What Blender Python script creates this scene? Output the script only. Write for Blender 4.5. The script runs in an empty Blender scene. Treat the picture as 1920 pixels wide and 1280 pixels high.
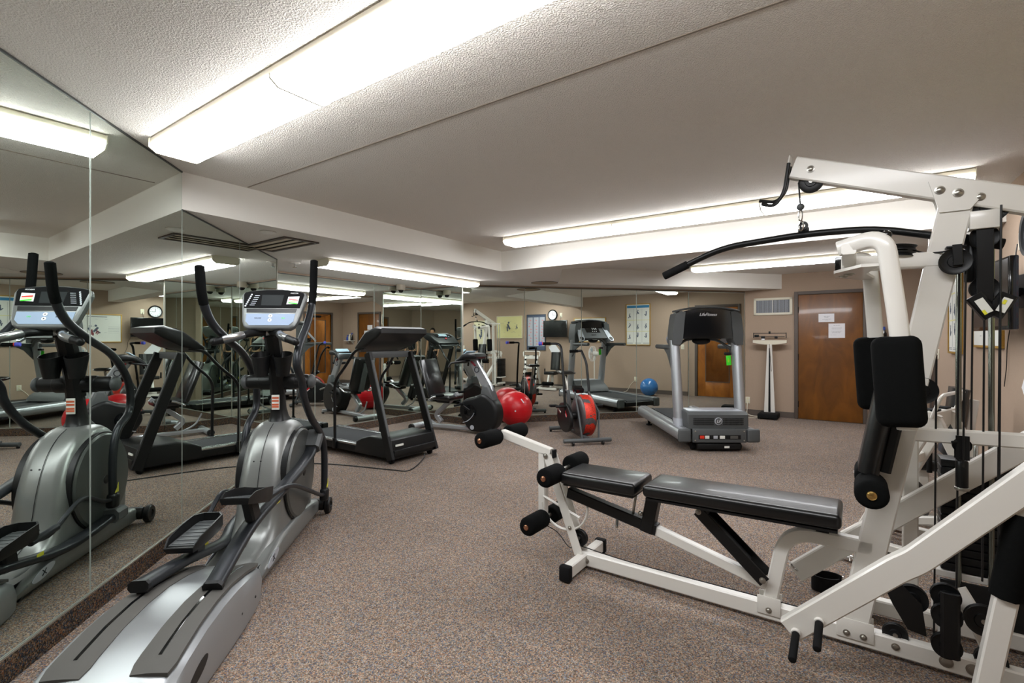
import bpy, bmesh, math, random
from mathutils import Vector, Matrix
sc = bpy.context.scene
COL = sc.collection
random.seed(7)
# ---------------------------------------------------------------- camera, world, exposure
F, CX, CY, H = 920.0, 960.0, 636.0, 1.35          # focal length in pixels of the 1920 wide frame, eye height in metres
cd = bpy.data.cameras.new('camera'); cam = bpy.data.objects.new('camera', cd); COL.objects.link(cam)
cam.location = (0, 0, H); cam.rotation_euler = (math.pi/2, 0, 0)
cd.sensor_width = 36; cd.lens = 36*F/1920; cd.shift_y = (CY-640)/1920; cd.clip_start = 0.05
sc.camera = cam
w = bpy.data.worlds.new('world'); sc.world = w; w.use_nodes = True
w.node_tree.nodes['Background'].inputs[0].default_value = (0.8, 0.85, 1, 1)
w.node_tree.nodes['Background'].inputs[1].default_value = 0.02
sc.view_settings.view_transform = 'Standard'; sc.view_settings.look = 'None'
sc.view_settings.exposure = 1.72; sc.view_settings.gamma = 1.0
sc.view_settings.use_curve_mapping = False
sc.cycles.max_bounces = 14; sc.cycles.glossy_bounces = 9; sc.cycles.diffuse_bounces = 8
LENS_POWER = 7.0                                   # emission of the fluorescent diffusers

# ---------------------------------------------------------------- materials
def lin(h):
    h = h.lstrip('#'); c = [int(h[i:i+2], 16)/255 for i in (0, 2, 4)]
    return tuple((v/12.92 if v <= .04045 else ((v+.055)/1.055)**2.4) for v in c)+(1,)
def mat(name, col, rough=.5, metal=0., bump=0., bscale=200., coat=0., var=0., vscale=3., emit=None, spec=None):
    m = bpy.data.materials.new(name); m.use_nodes = True; nt = m.node_tree; b = nt.nodes['Principled BSDF']
    b.inputs['Base Color'].default_value = lin(col); b.inputs['Roughness'].default_value = rough
    b.inputs['Metallic'].default_value = metal
    if coat: b.inputs['Coat Weight'].default_value = coat; b.inputs['Coat Roughness'].default_value = .08
    if spec is not None: b.inputs['Specular IOR Level'].default_value = spec
    if emit: b.inputs['Emission Color'].default_value = lin(emit[0]); b.inputs['Emission Strength'].default_value = emit[1]
    tc = nt.nodes.new('ShaderNodeTexCoord')
    if var:
        n = nt.nodes.new('ShaderNodeTexNoise'); n.inputs['Scale'].default_value = vscale; n.inputs['Detail'].default_value = 4
        nt.links.new(tc.outputs['Object'], n.inputs['Vector'])
        mx = nt.nodes.new('ShaderNodeMix'); mx.data_type = 'RGBA'
        c = lin(col); mx.inputs[6].default_value = tuple(v*(1-var) for v in c[:3])+(1,); mx.inputs[7].default_value = tuple(min(1, v*(1+var)) for v in c[:3])+(1,)
        nt.links.new(n.outputs['Fac'], mx.inputs[0]); nt.links.new(mx.outputs[2], b.inputs['Base Color'])
    if bump:
        n = nt.nodes.new('ShaderNodeTexNoise'); n.inputs['Scale'].default_value = bscale; n.inputs['Detail'].default_value = 3
        nt.links.new(tc.outputs['Object'], n.inputs['Vector'])
        bp = nt.nodes.new('ShaderNodeBump'); bp.inputs['Strength'].default_value = bump; bp.inputs['Distance'].default_value = .002
        nt.links.new(n.outputs['Fac'], bp.inputs['Height']); nt.links.new(bp.outputs['Normal'], b.inputs['Normal'])
    return m
def nodes_of(m): return m.node_tree.nodes, m.node_tree.links, m.node_tree.nodes['Principled BSDF']
def carpet(name, cols, scale):
    m = mat(name, '#808080', .95, spec=.1); N, L, b = nodes_of(m)
    tc = N.new('ShaderNodeTexCoord')
    v = N.new('ShaderNodeTexVoronoi'); v.inputs['Scale'].default_value = scale; L.new(tc.outputs['Object'], v.inputs['Vector'])
    sep = N.new('ShaderNodeSeparateColor'); L.new(v.outputs['Color'], sep.inputs[0])
    r = N.new('ShaderNodeValToRGB'); r.color_ramp.interpolation = 'CONSTANT'
    while len(r.color_ramp.elements) < len(cols): r.color_ramp.elements.new(.5)
    for i, c in enumerate(cols):
        r.color_ramp.elements[i].position = i/len(cols); r.color_ramp.elements[i].color = lin(c)
    L.new(sep.outputs[0], r.inputs[0])
    n = N.new('ShaderNodeTexNoise'); n.inputs['Scale'].default_value = 1.3; L.new(tc.outputs['Object'], n.inputs['Vector'])
    mr = N.new('ShaderNodeMapRange'); mr.inputs[1].default_value = .3; mr.inputs[2].default_value = .7; mr.inputs[3].default_value = .9; mr.inputs[4].default_value = 1.08
    L.new(n.outputs['Fac'], mr.inputs[0])
    mx = N.new('ShaderNodeMix'); mx.data_type = 'RGBA'; mx.blend_type = 'MULTIPLY'; mx.inputs[0].default_value = 1
    L.new(r.outputs[0], mx.inputs[6]); L.new(mr.outputs[0], mx.inputs[7]); L.new(mx.outputs[2], b.inputs['Base Color'])
    bp = N.new('ShaderNodeBump'); bp.inputs['Strength'].default_value = .5; bp.inputs['Distance'].default_value = .004
    L.new(v.outputs['Distance'], bp.inputs['Height']); L.new(bp.outputs['Normal'], b.inputs['Normal'])
    return m
def popcorn(name, col):
    m = mat(name, col, .95, spec=.1); N, L, b = nodes_of(m)
    tc = N.new('ShaderNodeTexCoord')
    n = N.new('ShaderNodeTexNoise'); n.inputs['Scale'].default_value = 130; n.inputs['Detail'].default_value = 2
    L.new(tc.outputs['Object'], n.inputs['Vector'])
    r = N.new('ShaderNodeMapRange'); r.inputs[1].default_value = .42; r.inputs[2].default_value = .62; L.new(n.outputs['Fac'], r.inputs[0])
    bp = N.new('ShaderNodeBump'); bp.inputs['Strength'].default_value = .75; bp.inputs['Distance'].default_value = .007
    L.new(r.outputs[0], bp.inputs['Height']); L.new(bp.outputs['Normal'], b.inputs['Normal'])
    return m
def wood(name, c1, c2, rough=.38):
    m = mat(name, c1, rough, coat=.25); N, L, b = nodes_of(m)
    tc = N.new('ShaderNodeTexCoord'); mp = N.new('ShaderNodeMapping'); mp.inputs['Scale'].default_value = (2.2, 2.2, .9)
    L.new(tc.outputs['Object'], mp.inputs[0])
    n = N.new('ShaderNodeTexNoise'); n.inputs['Scale'].default_value = 2.2; n.inputs['Detail'].default_value = 7; n.inputs['Distortion'].default_value = 1.2
    L.new(mp.outputs[0], n.inputs['Vector'])
    r = N.new('ShaderNodeValToRGB'); r.color_ramp.elements[0].color = lin(c1); r.color_ramp.elements[1].color = lin(c2)
    r.color_ramp.elements[0].position = .32; r.color_ramp.elements[1].position = .68
    L.new(n.outputs['Fac'], r.inputs[0]); L.new(r.outputs[0], b.inputs['Base Color'])
    return m
M = {}
M['carpet'] = carpet('carpet_floor', ['#66574c', '#8d7a6a', '#535763', '#9b8b7b', '#746152', '#757b82', '#92705a', '#534941', '#a89786', '#706d66', '#827263'], 205)
M['carpet_toe'] = carpet('carpet_toe_strip', ['#453a30', '#66543f', '#2b3038', '#7a6552', '#4d4236', '#3f474f', '#6d4a33', '#2a241f'], 175)
M['ceiling'] = popcorn('popcorn_ceiling', '#efeae3')
M['paint'] = mat('white_paint', '#e2dfd8', .7, bump=.15, bscale=400)
M['wall'] = mat('taupe_wallcovering', '#a89482', .9, bump=.4, bscale=260, var=.05, vscale=60, spec=.15)
M['trim'] = mat('dark_brown_trim', '#574d46', .55)
M['mirror'] = mat('mirror_glass', '#e6eee8', .0, 1.0)
M['mirror_edge'] = mat('mirror_edge', '#aab5ac', .3, .3)
M['channel'] = mat('aluminium_channel', '#b9b6ac', .3, .9)
M['wood'] = wood('door_veneer', '#5e370d', '#7d4c14')
M['wood2'] = wood('glazed_door_wood', '#8a4f18', '#b06c25')
M['white'] = mat('white_powder_coat', '#dcd9d2', .28, bump=.03, bscale=90, coat=.2)
M['offwhite'] = mat('off_white_plastic', '#d8d2bf', .45)
M['black'] = mat('black_plastic', '#101112', .42, spec=.35)
M['blackgloss'] = mat('black_gloss_plastic', '#0d0e10', .12, coat=.3)
M['blacksteel'] = mat('black_powder_coat', '#0f1011', .38, spec=.35)
M['foam'] = mat('black_foam', '#0d0e0e', .93, bump=.5, bscale=500, spec=.1)
M['rubber'] = mat('black_rubber', '#121213', .8, bump=.1, bscale=300, spec=.2)
M['vinyl'] = mat('black_vinyl', '#0c0d0e', .32, bump=.25, bscale=18, coat=.1)
M['belt'] = mat('treadmill_belt', '#212326', .75, bump=.2, bscale=500)
M['greybody'] = mat('gunmetal_plastic', '#838583', .36, .5, var=.04)
M['greydisc'] = mat('gunmetal_disc_plastic', '#5d605e', .34, .45)
M['drumside'] = mat('brown_grey_drum', '#5a5253', .32, .4)
M['rampgrey'] = mat('silver_grey_ramp_plastic', '#9fa2a4', .36, .65, var=.03)
M['bezel'] = mat('console_bezel_grey', '#707372', .4, .3)
M['rod'] = mat('worn_guide_rod_steel', '#7d8079', .22, .9)
M['greydark'] = mat('dark_grey_plastic', '#4c4f50', .5, bump=.05, bscale=300)
M['greypad'] = mat('grey_track_pad', '#4f4d49', .6, var=.12, vscale=9)
M['armgrey'] = mat('blue_black_arm_metal', '#2a2d31', .38, .4)
M['silver'] = mat('silver_paint', '#a9acb0', .3, .6)
M['silverlt'] = mat('light_silver_plastic', '#b5bac2', .35, .25)
M['alu'] = mat('brushed_aluminium', '#b6b8ba', .25, .9)
M['chrome'] = mat('chrome', '#d8d8d8', .08, 1)
M['steel'] = mat('zinc_bolt', '#a7a49c', .3, .9)
M['copper'] = mat('copper_cap', '#b88468', .25, .9)
M['brass'] = mat('brass', '#b9975a', .25, .9)
M['red'] = mat('red_ball_vinyl', '#c2121d', .34)
M['redplastic'] = mat('red_plastic', '#d0301c', .35)
M['redtip'] = mat('dark_red_plastic', '#7d2630', .4)
M['blue'] = mat('blue_ball_vinyl', '#2f6fae', .25, coat=.3)
M['bluegrip'] = mat('blue_grip', '#4a4fc0', .5)
M['paper'] = mat('white_paper', '#e6e6ea', .7)
M['ink'] = mat('dark_ink', '#2b2c33', .7)
M['inkgrey'] = mat('grey_ink', '#8b8c94', .7)
M['screen'] = mat('dark_screen', '#07080a', .15)
M['paneldark'] = mat('matte_black_panel', '#0b0c0d', .75, spec=.12)
M['screengrey'] = mat('lcd_screen', '#202425', .6, spec=.15)
M['lcdlit'] = mat('pale_lcd', '#9fb7c4', .25)
M['panelblue'] = mat('pale_blue_panel', '#8f9fb6', .7, spec=.2)
M['green'] = mat('green_tag_plastic', '#3fe02a', .5)
M['yellow'] = mat('yellow_label', '#dcd838', .5)
M['orange'] = mat('orange_label', '#c8603c', .5)
M['gold'] = mat('gold_frame', '#b18a3c', .4, .3)
M['cream'] = mat('cream_poster', '#d9d3b0', .6)
M['posterwhite'] = mat('poster_white', '#dedfd8', .6)
M['posteryel'] = mat('poster_pale_yellow', '#dcd79a', .6)
M['posterblue'] = mat('poster_blue', '#3a86b4', .6)
M['navy'] = mat('navy_frame', '#39414f', .5)
M['chartgrey'] = mat('chart_grey', '#aeb2ba', .55)
M['charttxt'] = mat('chart_dark', '#4a5568', .6)
M['pink'] = mat('pink_figure_ink', '#c98d92', .6)
M['bottleblue'] = mat('blue_bottle_plastic', '#2f4fa8', .3)
M['skin'] = mat('skin', '#c79878', .55)
M['cloth'] = mat('black_cotton', '#131318', .9)
M['hair'] = mat('dark_hair', '#1a1412', .6)
M['grille'] = mat('brown_vent_slats', '#b3a48c', .6)
M['ventdark'] = mat('vent_cavity', '#2c2a28', .8)
M['lens'] = mat('fluorescent_lens', '#ffffff', .4, emit=('#fbfcff', LENS_POWER))
M['glasspane'] = mat('dark_glass', '#20242a', .04)
g_ = bpy.data.materials.new('clear_glass'); g_.use_nodes = True; b_ = g_.node_tree.nodes['Principled BSDF']
b_.inputs['Transmission Weight'].default_value = 1; b_.inputs['Roughness'].default_value = 0.02; b_.inputs['IOR'].default_value = 1.2
b_.inputs['Base Color'].default_value = (.85, .9, .88, 1); M['glass'] = g_
M['mesh'] = mat('fan_cage_white', '#e6e6e6', .4)
# perforated pattern of the fan wheel: painted red and charcoal with small dark holes
m = mat('painted_fan_cage', '#5b5557', .5, .3); N, L, b = nodes_of(m)
tc = N.new('ShaderNodeTexCoord')
n1 = N.new('ShaderNodeTexNoise'); n1.inputs['Scale'].default_value = 5; n1.inputs['Detail'].default_value = 2; L.new(tc.outputs['Object'], n1.inputs['Vector'])
r1 = N.new('ShaderNodeValToRGB'); r1.color_ramp.interpolation = 'CONSTANT'; r1.color_ramp.elements[0].color = lin('#5b5557'); r1.color_ramp.elements[1].position = .41; r1.color_ramp.elements[1].color = lin('#d23420')
L.new(n1.outputs['Fac'], r1.inputs[0])
v1 = N.new('ShaderNodeTexVoronoi'); v1.inputs['Scale'].default_value = 75; L.new(tc.outputs['Object'], v1.inputs['Vector'])
r2 = N.new('ShaderNodeValToRGB'); r2.color_ramp.interpolation = 'CONSTANT'; r2.color_ramp.elements[0].color = (.02, .02, .02, 1); r2.color_ramp.elements[1].position = .26; r2.color_ramp.elements[1].color = (1, 1, 1, 1)
L.new(v1.outputs['Distance'], r2.inputs[0])
mx = N.new('ShaderNodeMix'); mx.data_type = 'RGBA'; mx.blend_type = 'MULTIPLY'; mx.inputs[0].default_value = 1
L.new(r1.outputs[0], mx.inputs[6]); L.new(r2.outputs[0], mx.inputs[7]); L.new(mx.outputs[2], b.inputs['Base Color']); M['fancage'] = m

# ---------------------------------------------------------------- geometry helpers
class Fr:
    """A local frame on the floor: x = forward, y = left, z = up; L/S/Z read a photo pixel on a plane of that frame."""
    def __init__(s, ox, oy, fx, fy):
        n = math.hypot(fx, fy); s.o = (ox, oy); s.f = (fx/n, fy/n); s.n = (-fy/n, fx/n); s.rz = math.atan2(fy, fx)
    def loc(s, x, y, z):
        dx, dy = x-s.o[0], y-s.o[1]; return Vector((dx*s.f[0]+dy*s.f[1], dx*s.n[0]+dy*s.n[1], z))
    def W(s, a, l, z=0): return Vector((s.o[0]+a*s.f[0]+l*s.n[0], s.o[1]+a*s.f[1]+l*s.n[1], z))
    def _r(s, px, py): return ((px-CX)/F, 1, (CY-py)/F)
    def L(s, px, py, l=0):
        r = s._r(px, py); t = (s.o[0]*s.n[0]+s.o[1]*s.n[1]+l)/(r[0]*s.n[0]+r[1]*s.n[1]); return s.loc(r[0]*t, r[1]*t, H+r[2]*t)
    def S(s, px, py, q):
        r = s._r(px, py); t = (s.o[0]*s.f[0]+s.o[1]*s.f[1]+q)/(r[0]*s.f[0]+r[1]*s.f[1]); return s.loc(r[0]*t, r[1]*t, H+r[2]*t)
    def Z(s, px, py, z):
        t = (H-z)*F/(py-CY); r = s._r(px, py); return s.loc(r[0]*t, t, z)
V = Vector
def fillet(pts, r, n=5):
    pts = [V(p) for p in pts]; out = [pts[0]]
    for i in range(1, len(pts)-1):
        a, b, c = pts[i-1], pts[i], pts[i+1]; u = (a-b); v = (c-b); d = min(r, u.length*.48, v.length*.48)
        p, q = b+u.normalized()*d, b+v.normalized()*d
        for k in range(n+1):
            t = k/n; out.append(p*(1-t)**2+b*2*t*(1-t)+q*t*t)
    return out+[pts[-1]]
def cr(pts, n=5):
    pts = [V(p) for p in pts]; P = [pts[0]*2-pts[1]]+pts+[pts[-1]*2-pts[-2]]; out = []
    for i in range(1, len(P)-2):
        for k in range(n):
            t = k/n; out.append(.5*((2*P[i])+(P[i+1]-P[i-1])*t+(2*P[i-1]-5*P[i]+4*P[i+1]-P[i+2])*t*t+(-P[i-1]+3*P[i]-3*P[i+1]+P[i+2])*t**3))
    return out+[pts[-1]]
class MB:
    def __init__(s): s.bm = bmesh.new(); s.cur = 0
    def quadstrip(s, rings, cap=True, loop=True):
        vs = [[s.bm.verts.new(p) for p in r] for r in rings]; n = len(vs[0])
        for a, b in zip(vs, vs[1:]):
            for i in range(n if loop else n-1):
                j = (i+1) % n
                try: s.bm.faces.new((a[i], a[j], b[j], b[i])).material_index = s.cur
                except ValueError: pass
        if cap:
            for r in (list(reversed(vs[0])), vs[-1]):
                try: s.bm.faces.new(r).material_index = s.cur
                except ValueError: pass
        return s
    def box(s, c, d, rot=None, bev=0, seg=2):
        t = bmesh.new(); bmesh.ops.create_cube(t, size=1)
        for v in t.verts: v.co = V((v.co.x*d[0], v.co.y*d[1], v.co.z*d[2]))
        if bev: bmesh.ops.bevel(t, geom=t.edges[:]+t.verts[:], offset=min(bev, min(d)*.49), segments=seg, profile=.5, affect='EDGES')
        mt = Matrix.Translation(V(c)) @ (rot.to_4x4() if rot else Matrix())
        return s.merge(t, mt)
    def merge(s, t, mt):
        mp = {}
        for v in t.verts: mp[v] = s.bm.verts.new(mt @ v.co)
        for f in t.faces:
            try: s.bm.faces.new([mp[v] for v in f.verts]).material_index = s.cur
            except ValueError: pass
        t.free(); return s
    def seg(s, p, q, w, h, side=(0, 1, 0), bev=.004):
        """a straight rectangular bar from p to q, w wide along side, h deep"""
        return s.rt([p, q], w, h, side, bev)
    def rt(s, path, w, h, side=(0, 1, 0), ch=.006):
        sd = V(side).normalized(); pr = []
        a, b = w/2, h/2; c = min(ch, a*.8, b*.8)
        for x, y in ((a-c, b), (a, b-c), (a, -b+c), (a-c, -b), (-a+c, -b), (-a, -b+c), (-a, b-c), (-a+c, b)): pr.append((x, y))
        return s.sweep(path, pr, sd)
    def sweep(s, path, prof, sd):
        path = [V(p) for p in path]; rings = []
        for i, p in enumerate(path):
            t0 = (p-path[i-1]).normalized() if i else (path[1]-p).normalized()
            t1 = (path[i+1]-p).normalized() if i < len(path)-1 else t0
            T = (t0+t1).normalized(); k = 1/max(.35, T.dot(t1))
            S = (sd-T*sd.dot(T)); S = S.normalized() if S.length > 1e-4 else T.orthogonal().normalized()
            Nn = T.cross(S).normalized()
            rings.append([p+S*x+Nn*y*k for x, y in prof])
        return s.quadstrip(rings)
    def tube(s, path, r, n=12):
        path = [V(p) for p in path]; T = (path[1]-path[0]).normalized(); U = T.orthogonal().normalized(); rings = []
        rr = r if isinstance(r, (list, tuple)) else [r]*len(path)
        for i, p in enumerate(path):
            t0 = (p-path[i-1]).normalized() if i else T
            t1 = (path[i+1]-p).normalized() if i < len(path)-1 else t0
            Tn = (t0+t1).normalized() if (t0+t1).length > 1e-6 else t0
            U = (U-Tn*U.dot(Tn)).normalized(); W = Tn.cross(U)
            rings.append([p+(U*math.cos(a)+W*math.sin(a))*rr[i] for a in [2*math.pi*k/n for k in range(n)]])
        return s.quadstrip(rings)
    def lathe(s, prof, o, ax=(0, 0, 1), n=24, ring=False):
        ax = V(ax).normalized(); U = ax.orthogonal().normalized(); W = ax.cross(U); o = V(o)
        rings = [[o+ax*h+(U*math.cos(a)+W*math.sin(a))*max(r, 1e-4) for a in [2*math.pi*k/n for k in range(n)]] for r, h in (prof+[prof[0]] if ring else prof)]
        return s.quadstrip(rings, cap=not ring)
    def roll(s, p, q, r, e=.012, n=24):
        """a cylinder with rounded rims"""
        p, q = V(p), V(q); L = (q-p).length; e = min(e, r*.6, L*.4)
        return s.lathe([(0, 0), (r-e, 0), (r-e*.3, e*.3), (r, e), (r, L-e), (r-e*.3, L-e*.3), (r-e, L), (0, L)], p, q-p, n)
    def sph(s, c, r, n=20, sc=(1, 1, 1)):
        t = bmesh.new(); bmesh.ops.create_uvsphere(t, u_segments=n, v_segments=max(6, n//2), radius=r)
        return s.merge(t, Matrix.Translation(V(c)) @ Matrix.Diagonal((*sc, 1)))
    def prism(s, poly, d):
        """poly: 3D points in a plane, d: extrusion vector"""
        d = V(d); return s.quadstrip([[V(p) for p in poly], [V(p)+d for p in poly]])
    def pillow(s, poly, hw, r, ax='y', off=0, n=3):
        """side profile (x,z) thickened across y with rounded edges"""
        c = sum((V((p[0], p[1])) for p in poly), V((0, 0)))/len(poly); N_ = len(poly); nm = []
        ar = sum(poly[i][0]*poly[(i+1) % N_][1]-poly[(i+1) % N_][0]*poly[i][1] for i in range(N_))
        for i in range(N_):
            a, b = V(poly[i-1][:2]), V(poly[(i+1) % N_][:2]); t = (b-a).normalized(); nn = V((t.y, -t.x))*(1 if ar > 0 else -1); nm.append(nn)
        rings = []
        st = [(hw, r)]+[(hw-r*(1-math.cos(a)), r*(1-math.sin(a))) for a in [math.pi/2*k/n for k in range(1, n+1)]]
        st = st+[(-y, i) for y, i in reversed(st)]
        for y, ins in st:
            rings.append([V((poly[i][0]-nm[i].x*ins, off+y, poly[i][1]-nm[i].y*ins)) for i in range(N_)])
        return s.quadstrip(rings)
    def build(s, name, mtl, parent=None, ang=35):
        bmesh.ops.remove_doubles(s.bm, verts=s.bm.verts, dist=1e-6)
        bmesh.ops.recalc_face_normals(s.bm, faces=s.bm.faces)
        me = bpy.data.meshes.new(name); s.bm.to_mesh(me); s.bm.free()
        for mm in (mtl if isinstance(mtl, (list, tuple)) else [mtl]): me.materials.append(mm)
        for p in me.polygons: p.use_smooth = True
        try: me.set_sharp_from_angle(angle=math.radians(ang))
        except Exception: pass
        o = bpy.data.objects.new(name, me); COL.objects.link(o)
        if parent: o.parent = parent
        return o
def tag(o, label, cat, group=None, kind=None):
    if label: o['label'] = label
    if cat: o['category'] = cat
    if group: o['group'] = group
    if kind: o['kind'] = kind
    return o
def thing(name, label, cat, fr=None, loc=None, rz=0, group=None, z=0):
    o = bpy.data.objects.new(name, None); COL.objects.link(o); o.empty_display_size = .1
    if fr: o.location = (fr.o[0], fr.o[1], z); o.rotation_euler = (0, 0, fr.rz)
    else: o.location = loc or (0, 0, 0); o.rotation_euler = (0, 0, rz)
    return tag(o, label, cat, group)
def struct(o): o['kind'] = 'structure'; return o
def text(name, s, size, mt, loc, rot, parent=None, depth=.0008, sx=1.0, shear=0):
    cu = bpy.data.curves.new('t', 'FONT'); cu.body = s; cu.size = size; cu.align_x = 'CENTER'; cu.align_y = 'CENTER'; cu.extrude = depth; cu.shear = shear
    cu.resolution_u = 3
    t = bpy.data.objects.new('t', cu); COL.objects.link(t)
    dg = bpy.context.evaluated_depsgraph_get(); me = bpy.data.meshes.new_from_object(t.evaluated_get(dg))
    bpy.data.objects.remove(t); me.name = name
    for v in me.vertices: v.co.x *= sx
    me.materials.clear(); me.materials.append(mt)
    o = bpy.data.objects.new(name, me); COL.objects.link(o); o.matrix_local = Matrix.Translation(V(loc)) @ rot.to_4x4()
    if parent: o.parent = parent
    return o
def axes(x, y, z): return Matrix((V(x), V(y), V(z))).transposed()     # columns = where local x, y, z go
def bolt(mb, p, ax, r=.012, h=.006):
    mb.lathe([(0, 0), (r, 0), (r*.95, h*.5), (r*.6, h), (0, h)], p, ax, 14)

# ================================================================ ROOM
ZS, ZH = 2.223, 2.476                                # soffit and main ceiling heights
def isec(p, d, q, e):
    det = d[0]*(-e[1])+e[0]*d[1]; t = ((q[0]-p[0])*(-e[1])+e[0]*(q[1]-p[1]))/det
    return (p[0]+d[0]*t, p[1]+d[1]*t)
def unit(a): n = math.hypot(*a); return (a[0]/n, a[1]/n)
def add(p, d, t): return (p[0]+d[0]*t, p[1]+d[1]*t)
A = (math.sin(math.radians(35)), math.cos(math.radians(35))); G = (A[1], -A[0])      # the two main directions of the building
dW = unit((-.165, .986)); W1o = (-2.07, 2.40)
C1 = add(W1o, dW, 2.97); W1b = add(W1o, dW, -5.0)
C2 = (-1.55, 8.36); dM2 = unit((-.565, -.825)); N2 = add(C2, dM2, 4.3)
D4 = unit((.9796, .2011)); P4 = (1.9, 8.37)
C3 = isec(P4, D4, C2, unit((.77, -.55)))
VWo = (4.83, 8.39); C4 = isec(P4, D4, VWo, G); K = add(VWo, G, 1.75)
E0 = (5.35, 6.17); dR = unit((-.554, -.833)); E1 = add(E0, dR, 7.25)
nR = (-dR[1], dR[0])                                  # towards outside of the right wall
if nR[0] < 0: nR = (-nR[0], -nR[1])
E2 = add(E1, nR, .55); E3 = add(E2, dR, 2.6)
KJ = add(K, A, -1.52)
def slab(name, p, q, z0, z1, mt, t=.1, out=None, ang=35):
    d = unit((q[0]-p[0], q[1]-p[1])); n = (d[1], -d[0])
    if out and (n[0]*out[0]+n[1]*out[1]) < 0: n = (-n[0], -n[1])
    b = MB(); b.quadstrip([[V((*p, z)), V((*q, z)), V((q[0]+n[0]*t, q[1]+n[1]*t, z)), V((p[0]+n[0]*t, p[1]+n[1]*t, z))] for z in (z0, z1)])
    return b.build(name, mt)
poly = [W1b, C1, add(C1, dW, .02), N2, C2, C3, C4, K, KJ, E0, E1, E2, E3]
b = MB(); b.prism([V((p[0], p[1], 0)) for p in ((-6, -4), (9, -4), (9, 11), (-6, 11))], (0, 0, -.1)); struct(b.build('floor', M['carpet']))
b = MB(); b.prism([V((p[0], p[1], ZH)) for p in ((-6, -4), (9, -4), (9, 11), (-6, 11))], (0, 0, .12)); struct(b.build('ceiling', M['ceiling']))
# soffit with its fascias
Sa = add(W1o, dW, .902); S0 = (-.137, 6.30)
fb = add(S0, A, .30)
r1 = isec(S0, G, E0, dR); r2 = isec(fb, G, E0, dR)
R2a = isec(fb, G, (.62, 6.04), (.1, 1.6)); bx = (1.896, 7.93); R2c = isec(bx, D4, VWo, G); R2b = isec(bx, D4, (.62, 6.04), (.1, 1.6))
low = [Sa, S0, r1, add(r1, nR, .05), add(r2, nR, .05), r2, R2a, R2b, R2c, C4, add(C3, A, .05), C3, C2, N2, add(N2, G, 1.2), C1]
b = MB(); r = [[V((p[0], p[1], z)) for p in low] for z in (ZS, ZH)]
b.cur = 1; b.quadstrip(r, cap=False); b.cur = 0
for rr in (r[0],):
    f = b.bm.faces.new([b.bm.verts.new(p) for p in rr])
struct(b.build('ceiling_soffit', [M['ceiling'], M['paint']], ang=20))
# walls
wo = struct(slab('wall_left', W1b, add(C1, dW, .02), 0, ZH, M['wall'], .1, (-1, 0)))
struct(slab('wall_far_left', N2, C2, 0, ZH, M['wall'], .1, (-1, .5)))
struct(slab('wall_niche', add(C1, (-1, -.165), .08), add(N2, (1, 0), -.05), 0, ZH, M['wall'], .1, (0, -1)))
struct(slab('wall_chamfer', C2, C3, 0, ZH, M['wall'], .1, (0, 1)))
struct(slab('wall_mirror', C3, C4, 0, ZH, M['wall'], .1, (0, 1)))
struct(slab('wall_back', C4, add(K, G, 1.2), 0, ZH, M['wall'], .1, (1, 1)))
E1x = E1
struct(slab('wall_right', E0, E1, 0, ZH, M['wall'], .12, (1, -.6)))
struct(slab('wall_right_return', E1, E2, 0, ZH, M['wall'], .12, (0, 1)))
struct(slab('wall_near_right', add(E2, dR, -.02), E3, 0, ZH, M['wall'], .1, (1, -.6)))
struct(slab('wall_near', E3, W1b, 0, ZH, M['wall'], .1, (0, -1)))
# glazed door wall with an opening into a wood panelled passage
dk = (-A[0], -A[1]); ka, kb = add(K, dk, .42), add(K, dk, 1.32)
struct(slab('wall_corner', K, ka, 0, ZH, M['wall'], .1, (1, -.6)))
struct(slab('wall_corner.001', kb, add(KJ, dk, .03), 0, ZH, M['wall'], .1, (1, -.6)))
struct(slab('wall_corner.002', ka, kb, 2.1, ZH, M['wall'], .1, (1, -.6)))
gk = G
hall = MB(); h0, h1 = add(ka, gk, .1), add(kb, gk, .1); e0, e1 = add(add(ka, A, .5), gk, 1.6), add(add(kb, dk, .5), gk, 1.6)
hall.quadstrip([[V((*h0, z)), V((*e0, z)), V((*e1, z)), V((*h1, z))] for z in (0.001, ZH)], cap=False, loop=False)
struct(hall.build('wall_passage', wood('passage_panelling', '#7a4a1c', '#9a6329', .5)))
# ---- dark baseboards
def base(name, p, q, n, t=.012, hh=.10, mt='trim', z=0):
    struct(slab(name, add(p, n, t), add(q, n, t), z, z+hh, M[mt], t*.98, (-n[0], -n[1])))
nV = (-A[0], -A[1]); nRi = (-nR[0], -nR[1])
base('baseboard_back', C4, add(VWo, G, .0), nV); base('baseboard_back.001', add(VWo, G, 1.0), K, nV)
base('baseboard_corner', K, add(ka, A, .06), (-G[0], -G[1])); base('baseboard_right', E0, E1, nRi); base('baseboard_near', E3, W1b, (0, 1))
# ---- carpeted toe strips with aluminium channel under the mirrors
n1 = (-dW[1], dW[0]); n1 = n1 if n1[0] > 0 else (-n1[0], -n1[1])
n2 = (-dM2[1], dM2[0]); n2 = n2 if n2[0] > 0 else (-n2[0], -n2[1])
d3 = unit((C3[0]-C2[0], C3[1]-C2[1])); n3 = (-d3[1], d3[0]); n3 = n3 if n3[1] < 0 else (-n3[0], -n3[1])
n4 = (D4[1], -D4[0])
MZ = .112
ti = 0
for p, q, n, nm in ((W1b, C1, n1, 'left'), (N2, C2, n2, 'far_left'), (C2, C3, n3, 'chamfer'), (C3, C4, n4, 'mirror')):
    base('baseboard_'+nm+('_mirrored' if nm == 'left' else ''), p, q, n, .014, MZ-.008, 'carpet_toe')
    ti += 1
    o = slab('trim_%d' % ti, add(p, n, .013), add(q, n, .013), MZ-.008, MZ, M['channel'], .013, (-n[0], -n[1])); struct(o)
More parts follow.
